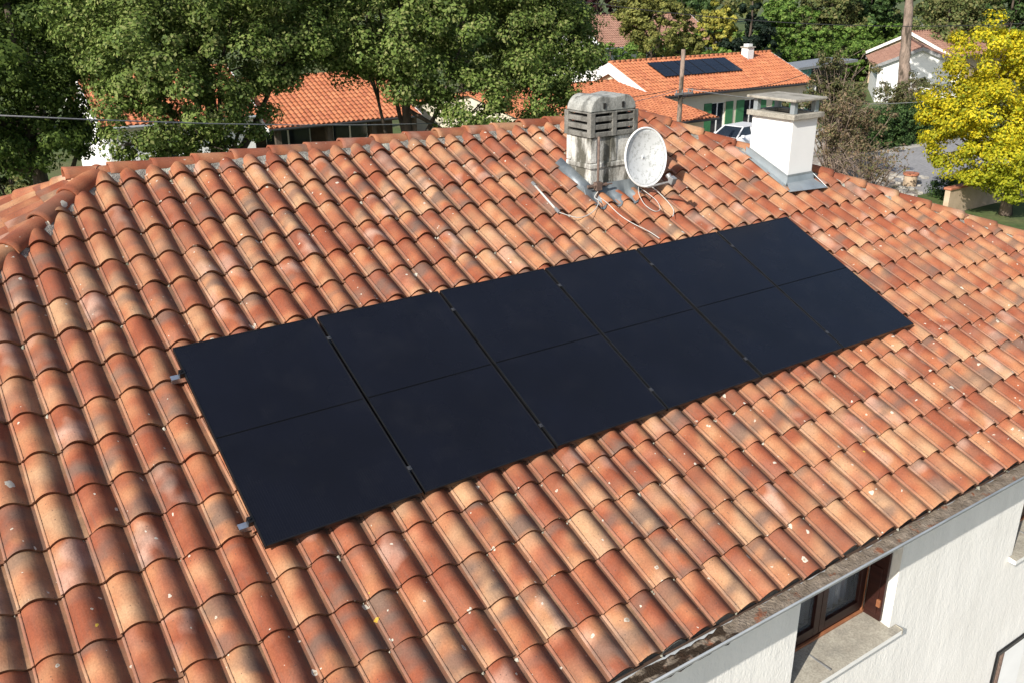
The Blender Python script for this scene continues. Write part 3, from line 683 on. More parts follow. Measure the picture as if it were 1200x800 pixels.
# white bar and cables
w0 = pl(3.86, -1.22, -.052) ; w1 = pl(3.84, -.80, -.050)
bar = empty('loose_antenna_rod', tuple(w0), label='short white antenna rod lying on the tiles left of the old chimney', cat='antenna')
a = MB(); a.tube([w0 + NN * .01, w1 + NN * .01], .011, 8); a.build('rod', M_cable, bar, smooth=True)
a = MB(); a.tube([w1 + NN * .012, w1 + VV * .07 + NN * .012], .018, 8); a.build('connector', M_grey, bar); a = MB(); a.tube([w0 + NN * .012 - VV * .03, w0 + NN * .012 + VV * .02], .017, 8); a.build('connector', M_grey, bar)
def wire(name, pts, r, mat, label, cat='cable', group=None, k=8):
    m = MB(); m.tube(smooth_path(pts, k), r, 6); return m.build(name, mat, None, smooth=True, label=label, cat=cat, group=group)
wire('cable', [w1 + VV * .07 + NN * .015, pl(4.0, -.62, -.045), pl(4.2, -.66, -.04), pl(4.36, -.78, -.03), Vector((4.40, .84, .31)), Vector((4.45, .85, .36))], .0045, M_cable, 'white cable looping from the loose rod up to the rusty antenna pipe')
wire('cable', [Vector((4.47, .85, .30)), pl(4.44, -.74, -.03), pl(4.45, -.55, -.035), pl(4.50, -.40, -.04), pl(4.60, -.25, -.05), pl(4.64, -.12, -.05)], .0045, M_cable, 'white cable dropping from the antenna pipe down the tiles towards the panels')
wire('cable', [Vector((4.93, .78, .36)), pl(4.86, -.76, .0), pl(4.84, -.62, -.03), pl(4.88, -.50, -.035), pl(4.97, -.52, -.035), pl(5.02, -.66, -.03), Vector((5.0, .83, .33))], .004, M_cable, 'thin coiled white cable hanging below the satellite dish')
wire('cable', [Vector((5.04, .78, .37)), pl(5.09, -.78, .01), pl(5.14, -.62, -.03), pl(5.11, -.47, -.035), pl(5.03, -.38, -.04)], .005, M_cable, 'thicker white cable curving from the dish bracket down onto the tiles')

# ================================================================== VEGETATION
def leaves(name, lobes, nleaf, size, mat, parent, seed, nsub=None, sr=.38, up=.5, asp=.62, density_in=.62, **k):
    """lobes: (x,y,z,rx,ry,rz).  Leaf clumps are scattered in the shell of each lobe, leaves around each clump."""
    g = np.random.default_rng(seed); C = []; N = []; vol = np.array([l[3] * l[4] + l[4] * l[5] + l[3] * l[5] for l in lobes]); share = vol / vol.sum()
    SZ = []
    for l, sh in zip(lobes, share):
        n = max(20, int(nleaf * sh)); ns = nsub and max(4, int(nsub * sh)) or max(6, n // 70)
        d = g.normal(size=(ns, 3)); d /= np.linalg.norm(d, axis=1)[:, None]
        rr = g.uniform(density_in, 1.04, ns) ; rr[: ns // 12] *= 1.1
        sc_ = d * rr[:, None] * np.array(l[3:6]) + np.array(l[:3]); srr = sr * g.uniform(.55, 1.35, ns)
        idx = g.integers(0, ns, n); dd = g.normal(size=(n, 3)); dd /= np.linalg.norm(dd, axis=1)[:, None]
        q = g.uniform(.25, 1, n) ** .6
        p = sc_[idx] + dd * (q * srr[idx])[:, None] * np.array([1, 1, .7])
        nn = dd * .9 + d[idx] * .5 + np.array([0, 0, up]) + g.normal(size=(n, 3)) * .45; C.append(p); N.append(nn); SZ.append(np.full(n, 1.))
    C = np.concatenate(C); N = np.concatenate(N); N /= np.linalg.norm(N, axis=1)[:, None]; n = len(C)
    t = g.normal(size=(n, 3)); t -= N * (t * N).sum(1)[:, None]; t /= np.linalg.norm(t, axis=1)[:, None]; b = np.cross(N, t)
    s = size * g.uniform(.6, 1.35, n)[:, None]
    V = np.empty((n, 4, 3)); V[:, 0] = C - t * s * .5; V[:, 1] = C + b * s * asp * .5 + N * s * .10; V[:, 2] = C + t * s * .5; V[:, 3] = C - b * s * asp * .5 + N * s * .10
    me = bpy.data.meshes.new(name); me.vertices.add(4 * n); me.vertices.foreach_set('co', V.reshape(-1).astype('f')); me.loops.add(4 * n); me.loops.foreach_set('vertex_index', np.arange(4 * n, dtype='i'))
    me.polygons.add(n); me.polygons.foreach_set('loop_start', np.arange(0, 4 * n, 4, dtype='i')); me.polygons.foreach_set('loop_total', np.full(n, 4, 'i')); me.update()
    at = me.attributes.new('rnd', 'FLOAT', 'FACE'); at.data.foreach_set('value', g.random(n).astype('f'))
    return link(name, me, mat, parent, **k)
def tree(name, base, H, lobes, nleaf, size, mat, seed, label, cat='tree', group=None, tr=.22, nsub=None, bark=None, sr=.38, limbs=8, lean=(0, 0), **k):
    r = empty(name, base, label=label, cat=cat, group=group); rg = random.Random(seed); m = MB(); B = Vector(base)
    topp = B + Vector((lean[0], lean[1], H)); pts = []; rad = []
    for i in range(7):
        t = i / 6; pts.append(B + (topp - B) * t + Vector((rg.uniform(-.1, .1), rg.uniform(-.1, .1), 0)) * (H * .06 if 0 < i else 0)); rad.append(tr * (1 - .75 * t) * (1.35 if i == 0 else 1))
    m.tube(pts, rad, 10)
    ls = list(lobes); rg.shuffle(ls)
    for l in ls[:limbs]:
        i = rg.choice([2, 3, 3, 4]); a = pts[i]; e = Vector(l[:3]) + Vector((rg.uniform(-.2, .2), rg.uniform(-.2, .2), 0)) * l[3]; mid = a.lerp(e, .5) + Vector((0, 0, -.12 * (e - a).length + rg.uniform(0, .3)))
        m.tube(smooth_path([a, mid, e], 3), [rad[i] * .6 * (1 - .8 * j / 6) for j in range(7)], 6)
        for q in range(2):
            e2 = e + Vector((rg.uniform(-1, 1), rg.uniform(-1, 1), rg.uniform(-.6, 1))) * l[3] * .8; m.tube([mid.lerp(e, .6), e2], [rad[i] * .22, .012], 5)
    m.build('trunk', bark or M_bark, r, smooth=True)
    leaves('crown', lobes, nleaf, size, mat, r, seed, sr=sr, nsub=nsub, **k); return r
def at(px, py, d):
    c = np.array([(px - 600) / 1049, (py - 400) / 1049, 1.]); r = RC.T @ c; r /= np.linalg.norm(r); return CP + r * d
def lobe(px, py, d, rpx, fl=.85):
    p = at(px, py, d); r = rpx / 1049 * d * .97; return (p[0], p[1], p[2], r, r, r * fl)
def ground(px, py):
    p = at(px, py, 1) - CP; return CP + p * ((GZ - CP[2]) / p[2])

# --- three big trees behind the ridge
A_ = [lobe(*q) for q in ((-40, 60, 27, 95), (40, 40, 28, 85), (10, 130, 27, 75), (85, 105, 28, 62), (60, 150, 28, 36), (110, 40, 29, 55), (-30, -60, 29, 100), (70, -60, 29, 100), (-10, 165, 28, 34), (98, 158, 28, 28), (-90, 150, 27, 70))]
t0 = at(45, 190, 28)
tree('oak_tree', (t0[0], t0[1], GZ), 8.6, A_, 90000, .11, L_dark2, 31, 'big dark leafy tree at the left edge, beyond the roof hip', group='big leafy trees behind the ridge', tr=.3, sr=.46, nsub=420)
B_ = [lobe(*q) for q in ((180, 60, 23, 80), (270, 45, 24, 80), (325, 62, 24, 46), (160, 135, 23, 45), (225, 115, 22.5, 58), (285, 130, 23.5, 40), (240, 172, 23, 25), (180, 182, 23, 17), (146, 166, 23, 20), (345, 30, 24, 55), (230, -50, 24, 110), (330, -60, 25, 90), (130, 30, 24, 60), (150, 82, 23, 45), (205, 160, 23.3, 22), (262, 165, 24, 18), (296, 112, 24, 30))]
t0 = at(255, 190, 24.5)
tree('oak_tree', (t0[0], t0[1], GZ), 8.4, B_, 105000, .092, L_oak, 32, 'big leafy tree before the white walled house, left of the orange roof gap', group='big leafy trees behind the ridge', tr=.28, sr=.38, nsub=520)
C_ = [lobe(*q) for q in ((455, 40, 25, 75), (560, 40, 26, 85), (640, 50, 27, 62), (436, 72, 25, 30), (520, 95, 25.5, 45), (560, 130, 25, 46), (620, 115, 26, 52), (655, 95, 27, 38), (595, 168, 25, 22), (470, 75, 25, 48), (400, 40, 25, 45), (555, -60, 27, 110), (430, -50, 26, 90), (660, 10, 28, 40), (640, 135, 26.5, 30), (545, 165, 24.6, 16), (680, 66, 27, 26), (662, 42, 27.5, 30), (676, 24, 28, 26), (648, 18, 27, 34))]
t0 = at(478, 175, 26)
tree('oak_tree', (t0[0], t0[1], GZ), 8.6, C_, 125000, .100, L_oak, 33, 'big leafy tree with dark forked trunk, nearest the old chimney', group='big leafy trees behind the ridge', tr=.24, sr=.44, nsub=640)

# --- yellow tree on the right
Y_ = [lobe(*q) for q in ((1165, 75, 42, 52), (1205, 115, 42, 48), (1130, 110, 41, 36), (1105, 140, 41, 30), (1160, 140, 40.5, 45), (1215, 80, 43, 42), (1118, 170, 41, 32), (1160, 185, 40.5, 38), (1200, 190, 41, 45), (1165, 45, 42, 22), (1140, 200, 41, 18), (1235, 150, 42, 50), (1095, 130, 41.5, 20), (1185, 215, 41, 22))]
t0 = ground(1178, 252)
tree('autumn_tree', (t0[0], t0[1], GZ), 5.4, Y_, 64000, .125, L_yellow, 41, 'bright yellow autumn tree at the right edge beside a low beige wall', tr=.2, sr=.46, bark=M_palebark, nsub=360)

# --- background trees
def blob_tree(name, px, py, d, w_, h_, mat, label, n=9000, size=.3, seed=1, group='trees beyond the neighbouring houses', conical=False, sr=None, cat='tree'):
    """tree whose crown centre appears near (px,py) at distance d; w_,h_ in metres"""
    c = at(px, py, d); rg = random.Random(seed); L = []
    if conical:
        for i in range(9):
            t = i / 8; r = w_ / 2 * (1 - t) ** .8 + .25
            for q in range(max(1, int(4 * (1 - t)))):
                a = rg.uniform(0, 6.28); L.append((c[0] + math.cos(a) * r * .5, c[1] + math.sin(a) * r * .5, c[2] - h_ / 2 + h_ * t, r * .7, r * .7, h_ * .08))
    else:
        L.append((c[0], c[1], c[2], w_ * .36, w_ * .36, h_ * .40))
        for i in range(9):
            a = rg.uniform(0, 6.28); z = rg.uniform(-.34, .36); q = w_ * .5 * math.sqrt(max(.1, 1 - (z * 2) ** 2)) * rg.uniform(.45, .72); r = w_ * rg.uniform(.16, .26)
            L.append((c[0] + math.cos(a) * q, c[1] + math.sin(a) * q, c[2] + z * h_, r, r, r * h_ / w_ * .9))
    return tree(name, (c[0], c[1], GZ), max(1.5, c[2] + h_ * .2 - GZ), L, n, size, mat, seed, label, cat=cat, group=group, tr=.12 + w_ * .02, sr=sr or w_ * .07, limbs=5)
blob_tree('weeping_tree', 764, 36, 72, 5.6, 6.2, L_willow, 'olive yellow drooping tree behind the neighbour roof with solar panels', 14000, .22, 51)
blob_tree('weeping_tree', 795, 48, 74, 3.6, 4.6, L_willow, 'smaller olive bushy tree behind the pole top, right of the drooping tree', 8000, .22, 52)
blob_tree('pale_yellow_tree', 838, 32, 86, 4.0, 4.6, L_pale, 'pale yellow tree left of the dark conifer', 7000, .26, 53)
blob_tree('conifer', 881, 24, 84, 5.0, 7.6, L_pine, 'dark pointed conifer behind the neighbour chimney', 12000, .3, 54, conical=True)
blob_tree('plum_tree', 700, 4, 115, 6.5, 4.5, L_purple, 'purple leaved tree at the top edge behind the far red roof', 5000, .35, 55)
blob_tree('round_tree', 975, 22, 105, 9, 7, L_mid, 'olive green tree right of the dark conifer', 12000, .34, 56)
blob_tree('round_tree', 1020, 15, 110, 8, 7.5, L_dark, 'deep green tree left of the bare leaning trunk', 12000, .34, 57)
blob_tree('pine_tree', 1110, 28, 98, 10, 6.5, L_mid, 'grey green spreading pine above the white gabled house', 14000, .3, 58)
blob_tree('round_tree', 1185, 15, 105, 9, 8, L_dark, 'deep green tree above the yellow autumn tree at the right', 10000, .34, 59)
blob_tree('round_tree', 925, 30, 98, 6.5, 6.5, L_hedge, 'light green tree directly right of the dark conifer', 9000, .3, 60)
blob_tree('round_tree', 810, 0, 135, 9, 5, L_dark, 'dark tree at the top edge left of the pale yellow tree', 6000, .4, 62)
for i, (px, d, ww) in enumerate(((20, 62, 12), (120, 66, 12), (225, 62, 11), (330, 66, 12), (430, 62, 11), (540, 68, 12))):
    blob_tree('backdrop_tree', px, -5, d, ww, 9, L_dark if i % 2 else L_oak, ('tree glimpsed through the leaves above the photo corner at far left', 'tall tree glimpsed behind the leftmost big trees', 'tall tree behind the middle of the big leafy trees',
        'tall tree behind the gap over the orange roof', 'tall tree behind the forked trunk tree', 'tall tree behind the right part of the big leafy trees')[i], 7000, .36, 70 + i)
# low shrubs at lower left
blob_tree('garden_shrub', 12, 208, 33, 2.6, 1.9, L_mid, 'dark round garden shrub on the lawn at the far left edge', 4000, .14, 81, group=None, cat='shrub')
blob_tree('garden_shrub', 715, 72, 66, 5, 3.4, L_hedge, 'green shrub between the big trees and the neighbour gable', 5000, .2, 82, group=None, cat='shrub')
# half bare tall shrub and twiggy bush
def twiggy(name, base, H, W, seed, label, mat, nl, nb=46, lsz=.12, cat='shrub', wood=None):
    r = empty(name, base, label=label, cat=cat); rg = random.Random(seed); m = MB(); B = Vector(base); tips = []
    for i in range(nb):
        a = rg.uniform(0, 6.28); q = rg.uniform(0, 1); e = B + Vector((math.cos(a) * W * .5 * q, math.sin(a) * W * .5 * q, H * rg.uniform(.55, 1)))
        mid = B.lerp(e, .5) + Vector((rg.uniform(-.3, .3), rg.uniform(-.3, .3), rg.uniform(0, .3))); m.tube(smooth_path([B + Vector((math.cos(a) * .2, math.sin(a) * .2, 0)), mid, e], 2), [.035, .03, .022, .016, .008], 4)
        for k in range(7):
            s = mid.lerp(e, rg.random()); t = s + Vector((rg.uniform(-1, 1), rg.uniform(-1, 1), rg.uniform(.1, 1.1))) * .55; m.tube([s, t], [.010, .005], 3); tips.append(t)
    m.build('stems', wood or M_palebark, r)
    leaves('foliage', [(t.x, t.y, t.z, .3, .3, .3) for t in rg.sample(tips, 60)], nl, lsz, mat, r, seed, sr=.22); return r
g = ground(985, 195)
twiggy('withered_shrub', (35.3, 20.6, GZ), 3.9, 4.2, 91, 'tall half bare shrub with brown and green leaves behind the white chimney', L_brown, 8000, 40)
twiggy('withered_shrub', (37.6, 22.6, GZ), 5.7, 4.0, 92, 'taller greener shrub just left of the bare leaning trunk', L_brush, 13000, 46)
twiggy('bare_bush', (33.6, 17.6, GZ), 2.2, 5.0, 93, 'low sprawling leafless bush in front of the stony verge', L_brown, 1200, 40)
twiggy('withered_shrub', (50, 26.8, GZ), 3.4, 4.2, 94, 'brown green shrub right of the bare leaning trunk', L_brush, 12000, 60)
# leaning pole-like trunk
tb = ground(1052, 124); tt = at(1066, -6, 66)
tk = empty('pine_tree', (52.5, 28.6, GZ), label='tall bare leaning tree trunk rising past the top edge before the white gabled house', cat='tree')
m = MB(); base = Vector((52.5, 28.6, GZ)); tp = Vector(at(1066, -4, 64.5)); dv = tp - base; P = [base + dv * (1.6 * t / 28) for t in range(29)]
m.tube([p + Vector((rnd.uniform(-.04, .04), rnd.uniform(-.04, .04), 0)) for p in P], [(.50 - .40 * (t / 28) ** .8) * rnd.uniform(.90, 1.12) for t in range(29)], 14); m.build('trunk', M_palebark, tk, smooth=True)
e = base + dv * 1.6; leaves('crown', [(e.x + a, e.y + b_, e.z + c_, 1.6, 1.6, .8) for a, b_, c_ in ((0, 0, .3), (1.4, .3, -.4), (-1.3, .4, -.3), (.2, 1.4, -.5), (0, -1.3, -.4))], 5000, .25, L_pine, tk, 3)

# --- hedges
def hedge(x0, x1, y0, y1, h, mat, label, seed, n, size, name='clipped_hedge', top=None):
    r = empty(name, ((x0 + x1) / 2, (y0 + y1) / 2, GZ), label=label, cat='hedge'); g = np.random.default_rng(seed)
    MB().box(x0 + .5, x1 - .5, (y0 + y1) / 2 - .08, (y0 + y1) / 2 + .08, GZ, GZ + h * .6).build('stems', M_bark, r)
    lx = x1 - x0; L = []; k = max(2, int(lx / .9))
    for i in range(k):
        for z in np.arange(.35, h, .8): L.append((x0 + lx * (i + .5) / k, (y0 + y1) / 2, GZ + min(z, h - .35) + g.uniform(-.1, .12), .62, (y1 - y0) / 2 * g.uniform(.9, 1.1), .5))
    leaves('foliage', L, n, size, mat, r, seed, sr=.3, density_in=.7, nsub=n // 40); return r
hedge(50, 100, 48.5, 50.6, 3.6, L_hedge, 'long bright green hedge behind the neighbour house with solar panels', 101, 60000, .26)
hedge(52, 96, 53.5, 55.6, 4.9, L_hedge, 'taller lighter green hedge row behind the long bright hedge', 102, 50000, .3)
hedge(43.2, 52.0, 24.6, 25.9, 2.1, L_dark, 'dark green clipped hedge along the far side of the street', 103, 30000, .15)
hedge(36.0, 46, 14.7, 16.2, .7, L_dark, 'low dark green clipped hedge strip behind the low beige wall', 104, 26000, .09)

# ================================================================== GROUND, STREETS
M_grass = mat_noise('lawn', (.05, .085, .022), (.10, .13, .04), .6, .95, .5, .03, c3=(.14, .13, .06), s3=.25, f3=(.45, .7), fine=6)
M_asph = mat_noise('asphalt', (.24, .235, .235), (.31, .30, .295), .5, .95, .3, .01, c3=(.36, .33, .30), s3=.3, f3=(.55, .75), fine=8)
M_pale = mat_noise('pale_concrete', (.36, .34, .30), (.46, .43, .38), .7, .9, .2, .01, fine=6)
M_gravel = mat_noise('stony_verge', (.16, .13, .10), (.50, .44, .38), 3.2, .95, 1., .06, c3=(.10, .10, .05), s3=.8, f3=(.5, .65), fine=9)
def sheet(name, pts, z, mat):
    return MB().quad(*[(x, y, GZ + z) for x, y in pts]).build(name, mat, None, kind='structure')
gm = MB(); n_ = 40; S = 1500
V = [(-S + 2 * S * i / n_, -S + 2 * S * j / n_, GZ) for j in range(n_ + 1) for i in range(n_ + 1)]
gm.add(V, [(j * (n_ + 1) + i, j * (n_ + 1) + i + 1, (j + 1) * (n_ + 1) + i + 1, (j + 1) * (n_ + 1) + i) for j in range(n_) for i in range(n_)]); gm.build('ground', M_grass, None, kind='structure')
sheet('street', [(36.5, 16.6), (60, 16.6), (60, 22), (52, 24.4), (42, 24.2), (38.4, 20.6)], .006, M_asph)
sheet('driveway', [(32.5, 23.0), (42, 23.6), (52, 24.4), (52, 31.98), (34.6, 31.98), (33, 29)], .010, M_pale)
sheet('verge', [(30, 13), (37.0, 17.2), (39.5, 22.5), (43, 24.2), (40, 27.2), (33.5, 24.5), (28, 18)], .014, M_gravel)
sheet('patio', [(-6, -14), (16, -14), (16, -2.7), (-6, -2.7)], .008, M_pale)
rs = random.Random(77); st_ = MB()
for i in range(420):
    x, y = rs.uniform(31, 40), rs.uniform(14.5, 24); s = rs.uniform(.06, .22)
    if y > 2.2 * (x - 30) + 12 or y < .6 * (x - 31) + 13.4: continue
    a = rs.uniform(0, 3); X = Matrix.Translation((x, y, GZ + s * .25)) @ Matrix.Rotation(a, 4, 'Z'); st_.box(-s, s * .8, -s * .7, s * .6, -s * .4, s * .35, X)
st_.build('rubble', M_pale, None, kind='stuff')
# low walls
def lowwall(name, label, x0, x1, y0, y1, h, mat, copm):
    r = empty(name, ((x0 + x1) / 2, (y0 + y1) / 2, GZ), label=label, cat='garden wall'); MB().box(x0, x1, y0, y1, GZ, GZ + h).build('wall', mat, r, bevel=.01)
    MB().box(x0 - .05, x1 + .05, y0 - .05, y1 + .05, GZ + h + .002, GZ + h + .09).build('coping', copm, r, bevel=.01); return r
M_beige = mat_noise('beige_render', (.44, .33, .22), (.55, .42, .30), 2.2, .9, .4, .01, c3=(.36, .27, .18), s3=1.2, f3=(.5, .7))
M_redcop = mat_noise('red_coping', (.34, .12, .07), (.45, .18, .10), 6, .85, .3, .01)
M_hroof = None
lowwall('garden_wall', 'low beige wall with red tile coping under the yellow autumn tree', 33.6, 52, 13.75, 13.98, 1.02, M_beige, M_redcop)
gp = empty('bollard', (37.5, 18.0, GZ), label='short round terracotta coloured post with flat red top beside the street', cat='post')
m = MB(); m.tube([(37.5, 18, GZ), (37.5, 18, GZ + .52)], .30, 20); m.build('post', M_beige, gp, smooth=False)
m = MB(); m.tube([(37.5, 18, GZ + .522), (37.5, 18, GZ + .62)], .35, 20); m.build('cap', M_redcop, gp)
g = ground(985, 172); bp = empty('brick_pillar', (g[0], g[1], GZ), label='red brick gate pillar with white pointed cap behind the half bare shrub', cat='pillar')
M_brick = mat_noise('red_brick', (.28, .11, .08), (.40, .20, .15), 4, .9, .4, .01, c3=(.5, .4, .34), s3=3, f3=(.6, .75))
MB().box(g[0] - .3, g[0] + .3, g[1] - .3, g[1] + .3, GZ, GZ + 1.95).build('shaft', M_brick, bp, bevel=.01)
m = MB(); q = .36; z = GZ + 1.952; m.add([(g[0] - q, g[1] - q, z), (g[0] + q, g[1] - q, z), (g[0] + q, g[1] + q, z), (g[0] - q, g[1] + q, z), (g[0], g[1], z + .28)], [(0, 3, 2, 1), (0, 1, 4), (1, 2, 4), (2, 3, 4), (3, 0, 4)]); m.build('cap', M_white, bp)

# ================================================================== OTHER HOUSES
def mat_farroof(name, c1, c2, c3):
    b = NB(name, .9, .15); g = b.geo(); at_ = b.n('ShaderNodeAttribute', attribute_name='tr')
    c = b.ramp(b.noise(g, 1.6, 4), [(.3, c1), (.7, c2)]); c = b.mix(b.ramp(at_.outputs['Fac'], [(.55, 0.), (1., .7)]), c, c3)
    c = b.mix(1., c, b.ramp(b.noise(g, 8, 3), [(.3, .8), (.7, 1.1)]), 'MULTIPLY'); b.col(c); return b.m
M_or = mat_farroof('orange_roof_tiles', (.41, .145, .068), (.50, .20, .10), (.33, .11, .06))
M_rd = mat_farroof('faded_red_roof_tiles', (.26, .14, .10), (.33, .19, .14), (.22, .12, .09))
M_yel = mat_noise('cream_render', (.55, .50, .38), (.64, .59, .46), 1.2, .9, .2, .01)
M_darkwall = mat_noise('porch_shade_wall', (.035, .025, .018), (.06, .045, .032), 3, .9, .2, .01)  # porch shade painted into the wall colour
M_green = mat_noise('green_shutter_paint', (.035, .14, .055), (.05, .19, .08), 3, .6, .1, .003)
M_trim = mat_noise('white_trim', (.70, .70, .68), (.78, .78, .76), 3, .7, .1, .003)
def slope(name, A, B, D, mat, parent, p=.26, e=.36, seed=0, th=.10):
    """tiled slope: A,B ends of the ridge edge, D vector down the slope; real corrugation and tile courses"""
    A, B, D = Vector(A), Vector(B), Vector(D); W = (B - A).length; L = D.length; eu = (B - A).normalized(); ev = D.normalized(); n = eu.cross(ev)
    if n.z < 0: n = -n
    rg = np.random.default_rng(seed); nc = int(W / p); nr = int(L / e); V = []; F = []; T = []
    up = [0, .15, .35, .5, .65, .8]; hz = [0, .045, .06, .058, .035, 0.0]
    cols = [(c + s) * W / nc for c in range(nc) for s in up] + [W]; hh = hz * nc + [0]; m_ = len(cols)
    for r in range(nr):
        for t, lf in ((0, 0.), (1, .03)):
            for k in range(m_):
                v = (r + t) * L / nr; V.append(tuple(A + eu * cols[k] + ev * v + n * (hh[k] + lf)))
        b = r * 2 * m_
        for k in range(m_ - 1):
            F.append((b + k, b + m_ + k, b + m_ + k + 1, b + k + 1)); 
        rr = rg.random(nc + 1); T += [float(rr[k // len(up)]) for k in range(m_ - 1)]
        if r < nr - 1:
            for k in range(m_ - 1): F.append((b + m_ + k, b + 2 * m_ + k, b + 2 * m_ + k + 1, b + m_ + k + 1)); T.append(1.)
    b = len(V); V += [tuple(A - n * th), tuple(B - n * th), tuple(B + D - n * th), tuple(A + D - n * th)] + [tuple(A), tuple(B), tuple(B + D + n * .03), tuple(A + D + n * .03)]
    F += [(b, b + 1, b + 2, b + 3), (b, b + 3, b + 7, b + 4), (b + 1, b + 5, b + 6, b + 2), (b + 3, b + 2, b + 6, b + 7), (b, b + 4, b + 5, b + 1)]; T += [.2] * 5
    me = bpy.data.meshes.new(name); me.from_pydata(V, [], F); a_ = me.attributes.new('tr', 'FLOAT', 'FACE'); a_.data.foreach_set('value', T)
    return link(name, me, mat, parent)
def gable_house(name, label, x0, x1, y0, ye, ze, zr, over, roofm, wallm, seed, opens=(), verge=True, vd=.26, vm=None):
    """ridge along x between x0..x1, walls y0..; ye,ze front eave line; ridge at mid"""
    yr = ye + (y0[1] - y0[0]) / 2 + over; r = empty(name, ((x0 + x1) / 2, yr, GZ), label=label, cat='house')
    fy, by = y0
    slope('roof_slope', (x0, yr, zr), (x1, yr, zr), (0, ye - yr, ze - zr), roofm, r, seed=seed); slope('roof_slope', (x1, yr, zr), (x0, yr, zr), (0, yr - ye, ze - zr), roofm, r, seed=seed + 1)
    m = MB(); rg = MB(); n = int((x1 - x0) / .4)
    for i in range(n): rg.tube([(x0 + (x1 - x0) * i / n - .03, yr, zr + .02), (x0 + (x1 - x0) * (i + 1) / n, yr, zr + .045)], [.09, .11], 8)
    rg.build('ridge_tiles', roofm, r, smooth=True)
    tz = ze - .14 + (fy - ye) * (zr - ze) / (yr - ye)
    wall_holes(m, x0 + .25, x1 - .25, GZ, tz, fy, fy + .25, [o[:4] for o in opens])
    zg = zr - .14
    for x in (x0 + .25, x1 - .25): m.quad((x, fy, GZ), (x, by, GZ), (x, by, tz), (x, yr, zg), (x, fy, tz))
    m.quad((x0 + .25, by, GZ), (x1 - .25, by, GZ), (x1 - .25, by, tz), (x0 + .25, by, tz)); m.build('wall', wallm, r)
    if verge:
        for x in (x0 - .02, x1 + .02):
            v = MB()
            for s in (-1, 1):
                a = Vector((x, yr, zr + .02)); b = Vector((x, yr + s * (yr - ye), ze + .02)); v.prism([tuple(a), tuple(b), tuple(b - Up * vd), tuple(a - Up * vd)], (-.025, 0, 0), (.025, 0, 0))
            v.build('verge_board', vm or M_trim, r)
    gt = MB(); gt.tube([(x0, ye - .05, ze - .05), (x1, ye - .05, ze - .05)], .065, 8); gt.build('gutter', M_zinc if seed in (330, 340, 360) else M_blackcable, r)
    for o in opens:
        a, b, c, d, kind = o
        f = MB(); t = .06; yy = fy + .1; f.box(a, a + t, yy, yy + .05, c, d); f.box(b - t, b, yy, yy + .05, c, d); f.box(a + t, b - t, yy, yy + .05, c, c + t); f.box(a + t, b - t, yy, yy + .05, d - t, d); f.box((a + b) / 2 - .04, (a + b) / 2 + .04, yy, yy + .05, c + t, d - t)
        w_ = f.build('window' if kind != 'door' else 'door', M_trim, r); w_['_local'] = 1
        MB().box(a + t, b - t, yy + .02, yy + .03, c + t, d - t).build('pane', M_darkglass, w_)
        if kind in ('shut', 'door'):
            for s in (-1, 1):
                q = a - (b - a) / 2 - .02 if s < 0 else b + .02; h = MB(); h.box(q, q + (b - a) / 2, fy - .05, fy - .01, c, d)
                for z in (c + .3, d - .3): h.box(q + .03, q + (b - a) / 2 - .03, fy - .07, fy - .051, z, z + .08)
                h.build('shutter', M_green, w_)
        if kind == 'dark': MB().box(a - .0, b + .0, fy + .4, fy + .45, c, d).build('recess', M_room, w_)
    return r, yr
# neighbour house with solar panels
op = [(36.1, 37.0, GZ + .1, GZ + 2.25, 'shut'), (39.2, 40.4, GZ + .05, GZ + 2.3, 'door'), (42.0, 43.3, GZ + .05, GZ + 2.3, 'door'), (45.1, 46.1, GZ + .9, GZ + 2.2, 'shut')]
nh, nyr = gable_house('neighbour_house', 'cream neighbour house with orange roof, white verge and green shutters', 34.1, 48.0, (32.5, 39.5), 32.0, -3.6, -1.97, .45, M_or, M_yel, 300, op, vd=.62)
ch = MB(); ch.box(45.0, 45.55, 35.2, 35.75, -2.8, -1.55); o = ch.build('chimney_stack', M_trim, nh); o['_local'] = 1; MB().box(44.93, 45.62, 35.13, 35.82, -1.548, -1.48).build('cap', M_cap, o); MB().box(45.08, 45.47, 35.28, 35.67, -1.478, -1.32).build('pot', M_trim, o)
sl_ = math.atan2(-1.97 + 3.6, nyr - 32.0); r2 = Matrix.Rotation(sl_, 4, 'X')
for i in range(6):
    o = copy_tree(p0); o.location = (0, 0, 0); x = 36.55 + i * 1.1; yv = nyr - .55; zv = -1.97 - .55 * math.tan(sl_) + .16
    o.matrix_world = Matrix.Translation((x, yv, zv)) @ r2
    tag(o, ('leftmost solar panel on the distant orange neighbour roof', 'second solar panel from the left on the distant orange neighbour roof', 'third solar panel from the left on the distant orange neighbour roof',
            'fourth solar panel from the left on the distant orange neighbour roof', 'fifth solar panel from the left on the distant orange neighbour roof', 'rightmost solar panel on the distant orange neighbour roof')[i], 'solar panel', 'solar panels on the orange neighbour roof')
# lower garage wing in front-left of it
ga, _ = gable_house('garage_wing', 'low orange tiled garage in front of the neighbour gable, its roof partly shaded', 24.0, 34.35, (28.1, 43.2), 27.3, -4.18, -2.95, .5, M_or, M_yel, 310, [(27.0, 29.5, GZ + .05, GZ + 2.1, 'dark')], verge=False)
